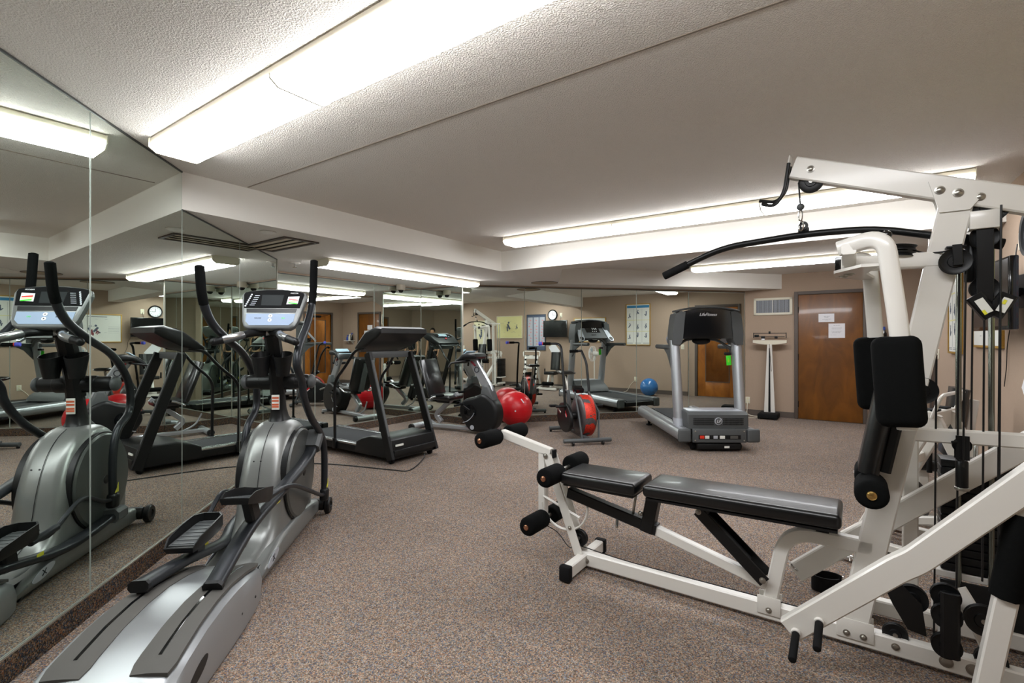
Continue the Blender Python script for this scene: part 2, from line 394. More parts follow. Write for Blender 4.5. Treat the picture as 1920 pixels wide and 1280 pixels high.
# ---- mirror panels
MG = 'mirror panels on the walls'
def mirror(p, q, n, z1, label, gap=.002):
    d = unit((q[0]-p[0], q[1]-p[1])); L = math.hypot(q[0]-p[0], q[1]-p[1])
    a, c = add(p, d, gap), add(p, d, L-gap)
    t = .006; b = MB()
    r = [[V((*add(a, n, .001), z)), V((*add(c, n, .001), z)), V((*add(c, n, t), z)), V((*add(a, n, t), z))] for z in (MZ+.001, z1)]
    b.quadstrip(r)
    for f in b.bm.faces: f.material_index = 1
    b.bm.faces.ensure_lookup_table()
    big = [f_ for f_ in b.bm.faces if abs(f_.calc_center_median().x-(a[0]+c[0])/2-n[0]*t) < .0015 and abs(f_.calc_center_median().y-(a[1]+c[1])/2-n[1]*t) < .0015 and abs(f_.normal.z) < .5 and f_.calc_area() > .3]
    b.bm.normal_update()
    big = max((f_ for f_ in b.bm.faces if f_.calc_area() > .3), key=lambda f_: f_.calc_center_median().x*n[0]+f_.calc_center_median().y*n[1])
    bmesh.ops.inset_region(b.bm, faces=[big], thickness=.0035, use_even_offset=True); big.material_index = 0
    o = b.build('mirror_panel', [M['mirror'], M['mirror_edge']])
    for pl in o.data.polygons: pl.use_smooth = False
    # origin at the panel's foot
    return tag(o, label, 'mirror', MG)
ts = [-5.0, -3.7, -2.75, -1.85, -.92, 0, .902, 1.913, 2.97]
lab1 = ['mirror panel on the left wall, rearmost, behind the photographer', 'mirror panel on the left wall, second from the rear', 'mirror panel on the left wall behind the camera', 'mirror panel on the left wall level with the camera',
        'full-height mirror panel at the left edge of the photo', 'full-height mirror panel beside the front elliptical, second from the left edge',
        'mirror panel under the soffit, first right of the full-height mirrors', 'last narrow-looking mirror panel at the free end of the left mirrored wall']
for i in range(8):
    mirror(add(W1o, dW, ts[i]), add(W1o, dW, ts[i+1]), n1, (ZH if i < 6 else ZS)-.002, lab1[i])
s2 = [0, 1.008, 2.02, 3.05, 4.2]
lab2 = ['mirror panel left of the inside corner, behind the recumbent bike', 'mirror panel behind the black treadmill showing the glazed door', 'mirror panel of the far left wall just right of the free-standing mirror end', 'mirror panel of the far left wall hidden behind the left mirrored wall']
for i in range(4):
    mirror(add(C2, dM2, s2[i]+.008*(i == 0)), add(C2, dM2, s2[i+1]), n2, ZS-.03, lab2[i])
mirror(add(C2, d3, .008), add(C3, d3, -.002), n3, ZS-.03, 'mirror panel on the short angled wall, right of the inside corner')
xs = [None, 983, 1090, 1193, 1291, None]; pts = [C3]
for x in xs[1:-1]: pts.append(isec((0, 0), ((x-960)/920, 1), P4, D4))
pts.append(add(C4, D4, -.004)); pts[0] = add(C3, D4, .008)
lab4 = ['mirror panel behind the red ball, leftmost of the far wall', 'mirror panel behind the fan bike, left of the mirrored wall television', 'mirror panel right of the fan bike with the mirrored treadmill console', 'mirror panel between fan bike and silver treadmill with the mirrored blue ball', 'mirror panel behind the silver treadmill, ending at the vent wall']
for i in range(5): mirror(pts[i], pts[i+1], n4, ZS-.03, lab4[i])
def topbead(nm, p, q, n, z):
    struct(slab(nm, add(p, n, .010), add(q, n, .010), z-.010, z, M['channel_dark'], .010, (-n[0], -n[1])))
M['channel_dark'] = mat('dark_channel', '#4d504d', .4, .6)
topbead('trim_9', W1b, Sa, n1, ZH); topbead('trim_10', Sa, C1, n1, ZS); topbead('trim_11', N2, C2, n2, ZS-.022); topbead('trim_12', C2, C3, n3, ZS-.022); topbead('trim_13', C3, C4, n4, ZS-.022)
# vertical corner beads
def bead(nm, p, n, z0, z1, mt='channel', w_=.007):
    b = MB(); b.box((p[0]+n[0]*.009, p[1]+n[1]*.009, (z0+z1)/2), (w_, w_, z1-z0)); struct(b.build(nm, M[mt]))
bead('trim_5', C3, n4, MZ, ZS-.03); bead('trim_6', C1, n1, MZ, ZS); bead('trim_7', C4, n4, MZ, ZS-.03)

# ---- ceiling plaster joints (thin ridges across the main ceiling, coloured dark for the step's shadow line)
j0 = (-1.953, 3.63); b = MB(); p0, p1 = add(j0, G, 0), add(j0, G, 4.3)
b.rt([V((*p0, ZH-.001)), V((*p1, ZH-.001))], .011, .004, (A[0], A[1], 0), .001); struct(b.build('trim_8', mat('joint_shadow_line', '#8d8276', .9)))

# ---- papered wood door, its frame, and the glazed door
def door_frame(name, fr, s0, s1, hh, wd=.05, t=.03):
    b = MB(); e = .0
    for (a, c, z0, z1) in ((s0, s0+wd, 0, hh+wd), (s1-wd, s1, 0, hh+wd), (s0+wd, s1-wd, hh, hh+wd)):
        b.box(((a+c)/2, t/2, (z0+z1)/2), (c-a, t, z1-z0), bev=.002)
    o = b.build(name, M['trim']); return o
class Wl(Fr): pass
vw = Fr(VWo[0], VWo[1], G[0], G[1])               # forward = right along the wall, left(+y) = into the wall
def wallroot(name, fr, s, z=0):
    o = bpy.data.objects.new(name, None); COL.objects.link(o); p = fr.W(s, 0, z); o.location = p; o.rotation_euler = (0, 0, fr.rz); return o
d1 = bpy.data.objects.new('door_1', None); COL.objects.link(d1); d1.location = vw.W(0, 0, 0); d1.rotation_euler = (0, 0, vw.rz); struct(d1)
b = MB()
for (a, c, z0, z1) in ((0, .055, 0, 2.16), (.955, 1.01, 0, 2.16), (.055, .955, 2.105, 2.16)): b.box(((a+c)/2, -.02, (z0+z1)/2), (c-a, .04, z1-z0), bev=.003)
b.build('door_frame', M['trim'], d1)
b = MB(); b.box((.505, -.008, 1.055), (.892, .03, 2.09), bev=.002); b.build('door_slab', M['wood'], d1)
b = MB()
for z in (.25, 1.05, 1.85): b.tube([(.06, -.028, z-.05), (.06, -.028, z+.05)], .006, 8)
b.build('hinge', M['blacksteel'], d1)
b = MB(); b.lathe([(0, 0), (.03, 0), (.03, .006), (.012, .01), (.012, .04), (.028, .05), (.028, .065), (0, .075)], (.89, -.023, 1.0), (0, -1, 0)); b.build('door_knob', M['brass'], d1)
def sheet(name, root_fr, s0, s1, z0, z1, off, lines, label, cat='notice', head=None, group=None):
    o = thing(name, label, cat, loc=root_fr.W((s0+s1)/2, off, z0), rz=root_fr.rz, group=group)
    w_, h_ = s1-s0, z1-z0
    b = MB(); b.box((0, 0, h_/2), (w_, .0015, h_)); b.build('paper', M['paper'], o)
    b = MB()
    for (zz, x0, x1, th) in lines:
        x = x0
        while x < x1:
            ww = random.uniform(.03, .09)*w_*1.4; ww = min(ww, (x1-x)*w_)
            b.box((-w_/2+x*w_+ww/2, -.0011, zz*h_), (ww, .0006, th)); x += ww/w_+.02
    b.build('printed_text', M['inkgrey'], o)
    return o
sheet('paper_notice', vw, .35, .57, 1.635, 1.775, -.0245, [(.66, .35, .72, .006), (.56, .38, .64, .006), (.34, .25, .8, .004), (.24, .42, .6, .004)], 'small landscape white paper notice taped on the wood door, upper one')
sheet('paper_notice', vw, .49, .715, 1.375, 1.61, -.0245, [(.88, .3, .7, .006), (.68, .2, .8, .004), (.62, .2, .78, .004), (.47, .15, .85, .004), (.41, .25, .75, .004), (.35, .2, .7, .004), (.2, .12, .5, .004)], 'portrait white paper notice taped on the wood door, lower one')

kw = Fr(ka[0], ka[1], dk[0], dk[1])               # along the glazed door wall towards the camera; +y points out of the room?
sgn = 1 if (kw.n[0]*G[0]+kw.n[1]*G[1]) > 0 else -1  # +sgn*y goes into the wall
d2 = bpy.data.objects.new('door_2', None); COL.objects.link(d2); d2.location = kw.W(0, 0, 0); d2.rotation_euler = (0, 0, kw.rz); struct(d2)
def ky(v): return sgn*v
b = MB()
for (a, c, z0, z1) in ((-.05, .01, 0, 2.16), (.89, .95, 0, 2.16), (.01, .89, 2.1, 2.16)): b.box(((a+c)/2, ky(.03), (z0+z1)/2), (c-a, .1, z1-z0), bev=.003)
b.build('door_frame', M['trim'], d2)
b = MB()
for (a, c, z0, z1) in ((.015, .19, .01, 2.095), (.71, .885, .01, 2.095), (.19, .71, 1.92, 2.095), (.19, .71, .01, .36)): b.box(((a+c)/2, ky(.03), (z0+z1)/2), (c-a, .04, z1-z0), bev=.002)
b.build('door_slab', M['wood2'], d2)
b = MB()
for (a, c, z0, z1) in ((.185, .2, .35, 1.93), (.7, .715, .35, 1.93), (.2, .7, .35, .365), (.2, .7, 1.915, 1.93)): b.box(((a+c)/2, ky(.008), (z0+z1)/2), (c-a, .02, z1-z0))
b.build('glass_bead', M['trim'], d2)
b = MB(); b.box((.45, ky(.03), 1.14), (.52, .006, 1.56)); b.build('glass_pane', M['glass'], d2)
b = MB(); b.lathe([(0, 0), (.03, 0), (.03, .006), (.012, .01), (.012, .045), (.028, .055), (.028, .07), (0, .08)], (.1, ky(.01), 1.02), (0, -sgn, 0)); b.build('door_knob', M['brass'], d2)
b = MB(); b.box((.5, ky(-.025), 2.03), (.24, .05, .06), bev=.008); b.seg((.42, ky(-.05), 2.03), (.2, ky(-.12), 2.07), .012, .02, (0, 0, 1)); b.build('door_closer', M['blacksteel'], d2)
# a third door in the recess behind the camera (seen in the mirrors)
d3_ = bpy.data.objects.new('door_3', None); COL.objects.link(d3_); nr3 = Fr(*add(E2, dR, .35), dR[0], dR[1]); d3_.location = nr3.W(0, 0, 0); d3_.rotation_euler = (0, 0, nr3.rz); struct(d3_)
s3 = 1 if (nr3.n[0]*nR[0]+nr3.n[1]*nR[1]) > 0 else -1
b = MB(); b.box((.5, -s3*.01, 1.05), (.9, .03, 2.1)); b.build('door_slab', M['wood'], d3_)
b = MB()
for (a, c, z0, z1) in ((0, .05, 0, 2.16), (.95, 1.0, 0, 2.16), (.05, .95, 2.1, 2.16)): b.box(((a+c)/2, -s3*.02, (z0+z1)/2), (c-a, .04, z1-z0))
b.build('door_frame', M['trim'], d3_)

# ---- return air grille on the vent wall
o = thing('wall_vent', 'white framed return air grille high on the taupe wall, left of the papered door', 'vent', loc=vw.W(-.33, 0, 1.77), rz=vw.rz)
b = MB()
for (x, z, a, c) in ((0, .285, .6, .04), (0, .025, .6, .04), (-.28, .155, .04, .30), (.28, .155, .04, .30), (0, .155, .008, .26)): b.box((x, -.012, z), (a, .02, c), bev=.003)
b.build('vent_frame', M['offwhite'], o)
b = MB(); b.box((0, -.003, .155), (.54, .004, .24)); b.build('vent_back', M['ventdark'], o)
b = MB()
for k in range(38): b.box((-.265+k*.0143, -.01, .155), (.0045, .012, .235))
b.build('vent_slats', M['silverlt'], o)
# ---- ceiling grille on the soffit by the left mirrors
vg = Fr(-2.14, 4.50, G[0], G[1])
cvz = ZS
o = thing('ceiling_vent', 'brown slotted ceiling air grille next to the left mirrored wall', 'vent', fr=vg, z=ZS)
pa = [(-.36, -.15), (.36, -.15), (.36, .15), (-.36, .15)]
b = MB()
for (x, y, a, c) in ((0, .15, .76, .03), (0, -.15, .76, .03), (-.365, 0, .03, .3), (.365, 0, .03, .3)): b.box((x, y, -.006), (a, c, .012), bev=.002)
b.build('vent_frame', M['trim'], o)
b = MB(); b.box((0, 0, -.001), (.72, .28, .002)); b.build('vent_back', M['ventdark'], o)
b = MB()
for k in range(3): b.box((0, -.09+k*.09, -.006), (.7, .074, .004), Matrix.Rotation(.12, 3, 'X'))
b.build('vent_slats', M['grille'], o)
for i, (x, y, l) in enumerate(((-2.32, 4.22+.0, 'round white ceiling disc near the brown ceiling grille'), (-2.48, 5.6, 'small sprinkler head on the soffit behind the left mirrored wall end'))):
    if i == 0:
        x, y = add((-1.98, 3.98), (0, 0), 0)
    o = thing('ceiling_disc' if i == 0 else 'sprinkler_head', l, 'ceiling disc' if i == 0 else 'sprinkler', loc=(x, y, ZS))
    b = MB(); b.lathe([(0, 0), (.06, 0), (.065, -.006), (.045, -.014), (0, -.016)], (0, 0, 0)); b.build('plate', M['paint'], o)
    if i:
        b = MB(); b.tube([(0, 0, -.01), (0, 0, -.05)], .01, 8); b.lathe([(0, -.05), (.025, -.05), (.025, -.054), (0, -.054)], (0, 0, 0)); b.build('nozzle', M['chrome'], o)
# faint access hatch ring on the soffit
o = thing('ceiling_patch', 'round tan patched cover on the soffit above the red ball', 'ceiling patch', loc=(.50, 7.55, ZS))
b = MB(); b.lathe([(0, -.001), (.2, -.001), (.2, -.006), (0, -.006)], (0, 0, 0), n=40); b.build('cover', M['grille'] if 0 else mat('tan_patch', '#a8957c', .8), o)
b = MB(); b.lathe([(.2, 0), (.206, 0), (.206, -.008), (.2, -.008)], (0, 0, 0), n=40, ring=True); b.build('rim', M['trim'], o)
# ---- security dome camera
o = thing('dome_camera', 'beige ceiling dome security camera in the mirrored corner', 'security camera', loc=(-1.78, 7.86, ZS))
b = MB(); b.lathe([(0, 0), (.072, 0), (.072, -.075), (.06, -.085), (0, -.085)], (0, 0, 0), n=28); b.build('housing', mat('beige_housing', '#b3a998', .5), o)
b = MB(); b.lathe([(.045, -.08), (.04, -.105), (.025, -.122), (0, -.128)], (0, 0, 0), n=24); b.build('dome', M['blackgloss'], o)

# ---- fluorescent wrap fixtures
def fixture(label, p, d, units, zc, wdt=.275, ul=1.25, hgt=.083, group='surface mounted fluorescent ceiling lights'):
    fr = Fr(p[0], p[1], d[0], d[1]); o = thing('ceiling_light', label, 'light fixture', fr=fr, group=group, z=zc)
    L = units*ul
    b = MB(); b.box((L/2, 0, -.004), (L-.01, wdt*.8, .008)); b.box((L/2, 0, -.027), (L, wdt-.012, .036), bev=.003); b.build('housing', M['offwhite'], o)
    for k in range(units):
        x0, x1 = k*ul+.004, (k+1)*ul-.004; hw = wdt/2
        pr = [(-hw, -.045), (-hw+.003, -.058), (-hw+.035, -hgt), (hw-.035, -hgt), (hw-.003, -.058), (hw, -.045), (hw-.006, -.0445), (-hw+.006, -.0445)]
        b = MB(); b.quadstrip([[V((x, y, z)) for y, z in pr] for x in (x0, x1)]); b.build('diffuser', M['lens'], o, 20)
    for k in range(1, units):
        hw = wdt/2+.002; x = k*ul-.005; b = MB(); b.prism([V((x, y, z)) for y, z in ((-hw, -.04), (-hw, -.06), (-hw+.036, -hgt-.003), (hw-.036, -hgt-.003), (hw, -.06), (hw, -.04))], (.010, 0, 0)); b.build('joint_band', M['offwhite'], o)
    for x in (-.006, L+.0):
        hw = wdt/2; b = MB(); b.prism([V((x, y, z)) for y, z in ((-hw-.002, -.01), (-hw-.001, -.058), (-hw+.034, -hgt-.001), (hw-.034, -hgt-.001), (hw+.001, -.058), (hw+.002, -.01), (hw-.03, -.0005), (-hw+.03, -.0005))], (.006, 0, 0)); b.build('end_cap', M['offwhite'], o)
    return o
c1 = ((-2.04-1.884)/2+.03, (2.737+2.963)/2-.02)
fixture('large bright fluorescent ceiling light crossing above the camera at top left', c1, G, 3, ZH)
fixture('long three-lens fluorescent light along the white beam', add((-.03, 5.48), A, .02), G, 3, ZH, ul=1.27)
fixture('two-lens fluorescent light on the soffit in front of the far left mirrors', (-2.07, 5.33), A, 2, ZS, ul=1.28)
fixture('added unseen light that brightens the passage behind the glazed door', add(add(ka, gk, .9), dk, -.1), dk, 1, ZH)  # added lamp, source unseen: brightens the view through the door glass
fixture('fluorescent light in the far recess in front of the vent wall', (2.82, 7.62), G, 2, ZH, ul=1.22)

# ---- wall pieces on the right wall (s = distance from its far end)
rw = Fr(E0[0], E0[1], dR[0], dR[1]); sr = 1 if (rw.n[0]*nR[0]+rw.n[1]*nR[1]) > 0 else -1     # sr*y = into the wall
def poster(name, label, s0, s1, z0, z1, frm, face, draw, cat='poster', t=.03, fw=.02, group=None):
    o = thing(name, label, cat, loc=rw.W((s0+s1)/2, 0, z0), rz=rw.rz, group=group); w_, h_ = s1-s0, z1-z0
    b = MB()
    for (x, z, a, c) in ((0, h_-fw/2, w_, fw), (0, fw/2, w_, fw), (-w_/2+fw/2, h_/2, fw, h_-2*fw), (w_/2-fw/2, h_/2, fw, h_-2*fw)): b.box((x, -sr*t/2, z), (a, t, c), bev=.002)
    b.build('frame', M[frm], o)
    b = MB(); b.box((0, -sr*(t*.4), h_/2), (w_-fw, t*.5, h_-fw)); b.build('sheet', M[face], o)
    yy = -sr*(t*.65+.001)
    # room-side left/right: +x runs towards the camera; seen from the room the far end is on the left
    draw(o, w_, h_, yy)
    return o
def figs(b, pts, yy, s=.03):
    for x, z in pts:
        b.box((x, yy, z), (s*.35, .0012, s*1.1), Matrix.Rotation(random.uniform(-.9, .9), 3, 'Y')); b.box((x+s*.3, yy, z-s*.4), (s*.25, .0012, s*.9), Matrix.Rotation(random.uniform(-1.2, 1.2), 3, 'Y')); b.sph((x, yy, z+s*.75), s*.2, 8, (1, .05, 1))
def dr9(o, w_, h_, yy):
    b = MB(); b.box((0, yy, h_-.075), (w_-.06, .0012, .06)); b.build('blue_banner', M['posterblue'], o)
    b = MB()
    for k in (1, 2): b.box((-w_/2+w_*k/3, yy, h_/2-.03), (.004, .0012, h_-.2))
    b.build('column_lines', M['inkgrey'], o)
    for k in (1, 2): b = MB(); b.box((0, yy*1.02, .07+(h_-.2)*k/3), (w_-.05, .0012, .014)); b.build('row_band', M['posteryel'], o)
    b = MB()
    for i in range(3):
        for j in range(3): figs(b, [(-w_/3+i*w_/3, .07+(h_-.2)*(j+.5)/3+random.uniform(-.04, .05))], yy*1.03, .07)
    b.build('exercise_figures', M['charttxt'], o)
    b = MB()
    for i in range(3):
        for z in (.045, .06): b.box((-w_/3+i*w_/3, yy, z), (w_*.25, .0012, .005))
    b.build('caption_lines', M['charttxt'], o)
poster('exercise_poster', 'framed portrait exercise poster with blue banner and nine panels, gold sides', .90, 1.53, 1.2, 2.25, 'gold', 'posterwhite', dr9)
def drl(o, w_, h_, yy):
    b = MB(); figs(b, [(-.12, h_*.42)], yy, .13); figs(b, [(-.02, h_*.45)], yy, .12); b.build('anatomy_figure', M['charttxt'], o)
    b = MB(); figs(b, [(-.09, h_*.34)], yy*1.03, .08); figs(b, [(.0, h_*.36)], yy*1.03, .07); b.build('anatomy_red_muscles', M['redtip'], o)
    b = MB()
    for k in range(5): b.box((w_*.33, yy, h_*.55-k*.035), (w_*.22, .0012, .004))
    for k in range(9): b.box((random.uniform(-.35, .25)*w_, yy, random.uniform(.15, .85)*h_), (.05, .0012, .004))
    b.box((0, yy, h_*.9), (w_*.4, .0012, .015)); b.build('caption_lines', M['inkgrey'], o)
poster('anatomy_poster', 'framed landscape anatomy chart with standing figures behind the gym cables', 2.08, 3.0, 1.28, 1.93, 'gold', 'posterwhite', drl)
def drc(o, w_, h_, yy):
    b = MB()
    for i in range(3): b.box((-w_/3*.95+i*w_/3*.95, yy, h_*.52), (w_*.27, .0012, h_*.8))
    b.build('chart_columns', M['chartgrey'], o)
    b = MB()
    for i in range(3):
        for j in range(9): b.box((-w_/3*.95+i*w_/3*.95+random.uniform(-.03, .03), yy*1.05, h_*.17+j*h_*.083), (.05, .0012, .035), Matrix.Rotation(random.uniform(-.6, .6), 3, 'Y'))
    b.build('chart_figures', M['pink'], o)
poster('stretching_chart', 'tall navy framed stretching chart with three columns, mirrored beside the clock', 3.88, 4.50, 1.04, 2.06, 'navy', 'charttxt', drc)
def dry(o, w_, h_, yy):
    b = MB(); figs(b, [(.02, h_*.52)], yy, .16); figs(b, [(-w_*.3, h_*.5)], yy, .08); b.build('anatomy_figure', M['charttxt'], o)
    b = MB()
    for k in range(14): b.box((random.uniform(-.4, .4)*w_, yy, random.uniform(.12, .8)*h_), (.07, .0012, .005))
    b.build('caption_lines', M['inkgrey'], o)
poster('anatomy_poster', 'pale yellow landscape anatomy poster mirrored behind the white lat tower', 4.66, 5.56, 1.38, 2.04, 'cream', 'posteryel', dry)
poster('exercise_poster', 'cream portrait exercise poster nearest the camera, mirrored left of the lat bar', 5.82, 6.42, 1.05, 1.92, 'cream', 'cream', dry)
# clock
o = thing('wall_clock', 'round black rimmed wall clock above the television', 'clock', loc=rw.W(3.66, 0, 2.03), rz=rw.rz)
b = MB(); b.lathe([(.125, 0), (.15, 0), (.155, .02), (.145, .04), (.125, .035)], (0, 0, 0), (0, -sr, 0), 36, True); b.build('rim', M['black'], o)
b = MB(); b.lathe([(0, .018), (.127, .018), (.127, .001), (0, .001)], (0, 0, 0), (0, -sr, 0), 36); b.build('dial', M['paper'], o)
b = MB()
for k in range(12): a = k*math.pi/6; b.box((.1*math.sin(a), -sr*.019, .1*math.cos(a)), (.008, .001, .018), Matrix.Rotation(a, 3, 'Y'))
b.build('hour_marks', M['ink'], o)
b = MB(); b.seg((0, -sr*.021, 0), (-.08, -sr*.021, .0), .004, .008, (0, 1, 0)); b.seg((0, -sr*.022, 0), (.0, -sr*.022, .075), .004, .01, (0, 1, 0)); b.build('clock_hands', M['ink'], o)
# television on a bracket
tv = rw.W(3.50, -sr*.16, 1.40)
o = thing('wall_television', 'black flat television on a wall arm beyond the right edge of the gym machine', 'television', loc=tv, rz=rw.rz+.06)
b = MB(); b.box((0, 0, .24), (.76, .045, .46), bev=.008); b.build('case', M['blackgloss'], o)
b = MB(); b.box((0, -sr*.0235, .245), (.725, .002, .42)); b.build('screen', M['screen'], o)
b = MB(); b.seg((0, sr*.02, .27), (0, sr*.13, .27), .05, .05, (0, 0, 1)); b.box((0, sr*.14, .27), (.2, .015, .22)); b.build('wall_arm', M['blacksteel'], o)
# outlets and switches
def plate(name, label, fr, s, off, z, kind, cat='outlet', group='cream wall outlet and switch plates', sg=1):
    o = thing(name, label, cat, loc=fr.W(s, off, z), rz=fr.rz, group=group)
    b = MB(); b.box((0, -sg*.004, 0), (.075, .008, .12), bev=.003); b.build('cover_plate', M['offwhite'], o)
    b = MB()
    if kind == 'outlet':
        for zz in (.028, -.028): b.lathe([(0, 0), (.017, 0), (.017, .002), (0, .002)], (0, -sg*.008, zz), (0, -sg, 0), 16)
    else: b.box((0, -sg*.012, 0), (.012, .012, .025))
    b.build('socket' if kind == 'outlet' else 'toggle', M['offwhite'] if kind != 'outlet' else M['cream'], o)
    return o
plate('wall_outlet', 'cream outlet low on the vent wall with a grey plug', vw, -.73, 0, .26, 'outlet')
plate('wall_outlet', 'cream outlet low on the right wall, mirrored left of the blue ball', rw, 1.28, 0, .34, 'outlet', sg=sr)
plate('wall_outlet', 'cream outlet high on the right wall beside the clock', rw, 3.4, 0, 2.02, 'outlet', sg=sr)
plate('light_switch', 'white switch plate at the far end of the right wall', rw, .12, 0, 1.17, 'switch', 'switch', sg=sr)
plate('light_switch', 'white switch plate near the cream poster at the near end of the right wall', rw, 6.85, 0, 1.1, 'switch', 'switch', sg=sr)
def cord(name, label, pts, r, mt, cat='cord', n=6, seg=6):
    b = MB(); b.tube(cr(pts, n), r, seg); o = b.build(name, M[mt]); return tag(o, label, cat)
q = vw.W
cord('power_cord', 'grey cord looping from the low outlet on the vent wall to the silver treadmill', [q(-.73, -.02, .23), q(-.73, -.06, .12), q(-.7, -.12, .02), q(-.45, -.3, .008), q(-.75, -.5, .008), q(-1.2, -.8, .008), q(-1.75, -1.6, .008)], .006, 'offwhite')
q = rw.W
cord('power_cord', 'thin black cord hanging from the high outlet to the television', [q(3.4, -sr*.02, 2.0), q(3.41, -sr*.03, 1.9), q(3.44, -sr*.02, 1.7), q(3.5, -sr*.04, 1.62)], .004, 'black')
cord('power_cord', 'black cord hanging down the right wall below the television', [q(3.2, -sr*.012, 1.45), q(3.12, -sr*.012, 1.3), q(3.1, -sr*.012, 1.15), q(3.04, -sr*.012, 1.0)], .003, 'black')
cord('power_cord', 'white cord from the low outlet on the right wall', [q(1.28, -sr*.02, .33), q(1.4, -sr*.05, .2), q(1.5, -sr*.1, .03), q(1.8, -sr*.12, .008)], .005, 'offwhite')
# papers clipped to the wall under the tv
o = thing('paper_sheet', 'tilted white paper sheets pinned on the wall under the television', 'paper', loc=q(3.60, -sr*.004, 1.06), rz=rw.rz)
b = MB(); b.box((0, 0, 0), (.22, .003, .28), Matrix.Rotation(.7, 3, 'Y')); b.build('front_sheet', M['paper'], o)
b = MB(); b.box((.03, sr*.002, .01), (.22, .002, .28), Matrix.Rotation(.5, 3, 'Y')); b.build('rear_sheet', M['posterwhite'], o)
# shelf with spray bottles on the back wall right of the papered door
o = thing('wall_shelf', 'small white bracket shelf right of the papered door', 'shelf', loc=vw.W(1.32, 0, 1.30), rz=vw.rz)
b = MB(); b.box((0, -.08, .01), (.34, .16, .02), bev=.003); b.build('board', M['paint'], o)
for x in (-.1, .1):
    b = MB(); b.prism([V((x, -.005, 0)), V((x, -.12, 0)), V((x, -.005, -.1))], (.012, 0, 0)); b.build('bracket', M['paint'], o)
for i, (s, mt, hh, lb) in enumerate(((1.22, 'blackgloss', .2, 'dark spray bottle at the left end of the small wall shelf'), (1.32, 'offwhite', .17, 'white spray bottle in the middle of the small wall shelf'), (1.42, 'bottleblue', .14, 'blue bottle at the right end of the small wall shelf'))):
    o = thing('spray_bottle', lb, 'bottle', loc=vw.W(s, -.08, 1.32), rz=vw.rz, group='bottles on the wall shelf')
    b = MB(); b.lathe([(0, 0), (.033, 0), (.035, .01), (.035, hh*.6), (.015, hh*.82), (.014, hh*.9)], (0, 0, .0005)); b.build('body', M[mt], o)
    b = MB(); b.lathe([(.017, hh*.88), (.017, hh), (0, hh)], (0, 0, 0)); b.box((-.015, 0, hh+.012), (.06, .022, .03), bev=.005); b.build('trigger_head', M['bottleblue' if i != 1 else 'paint'], o)

# ================================================================ FRONT ELLIPTICAL
e = Fr(-1.425, 1.79, -.113, .994)
o = thing('elliptical_trainer', 'gunmetal grey elliptical trainer in the foreground beside the left mirrors', 'elliptical trainer', fr=e)
# rear ramp housing: lofted hump
b = MB(); rings = []
for s_, hw, zt in ((-.50, .20, .03), (-.48, .225, .055), (-.38, .24, .085), (-.26, .25, .125), (-.14, .252, .165), (-.02, .252, .200), (.12, .250, .228), (.27, .248, .240), (.42, .243, .236), (.58, .232, .212), (.72, .212, .180), (.80, .185, .155), (.855, .14, .12), (.88, .10, .06)):
    c = .055 if zt > .15 else .03
    rings.append([V((s_, y, z)) for y, z in ((-hw, .012), (-hw-.004, zt-c-.02), (-hw+.012, zt-c*.4), (-hw+c, zt-.004), (-hw*.4, zt+.004), (0, zt+.006), (hw*.4, zt+.004), (hw-c, zt-.004), (hw-.012, zt-c*.4), (hw+.004, zt-c-.02), (hw, .012))])
b.quadstrip(rings); b.build('ramp_housing', M['rampgrey'], o, 50)
def hz(s_):
    T = ((-.50, .03), (-.48, .055), (-.38, .085), (-.26, .125), (-.14, .165), (-.02, .200), (.12, .228), (.27, .240), (.42, .236), (.58, .212), (.72, .180), (.80, .155), (.86, .12), (.9, .08))
    for (a, z0), (c, z1) in zip(T, T[1:]):
        if a <= s_ <= c: return z0+(z1-z0)*(s_-a)/(c-a)
    return .05
for sd in (1, -1):
    b = MB(); N_ = 22; rt_ = []; 
    for k in range(N_+1):
        s_ = -.10+.90*k/N_; yc = sd*(.135 if sd > 0 else .150)*(1-.10*k/N_)
        hw = .072*(1-.22*k/N_) * (.86 if k == 0 else 1) * (min(1, (N_-k+1)/3))**.5
        z = hz(s_)
        rt_.append([V((s_, yc-hw, z-.004)), V((s_, yc-hw, z+.009)), V((s_, yc-.010, z+.012)), V((s_, yc+.010, z+.012)), V((s_, yc+hw, z+.009)), V((s_, yc+hw, z-.004))])
    b.quadstrip(rt_); pd = b.build('track_pad', M['greypad'], o)
    b = MB(); b.rt([V((-.03+.72*k/14, sd*(.135 if sd > 0 else .150)*(1-.10*(k+2)/18), hz(-.03+.72*k/14)+.0125)) for k in range(15)], .013, .003); b.build('slot', M['blackgloss'], pd)
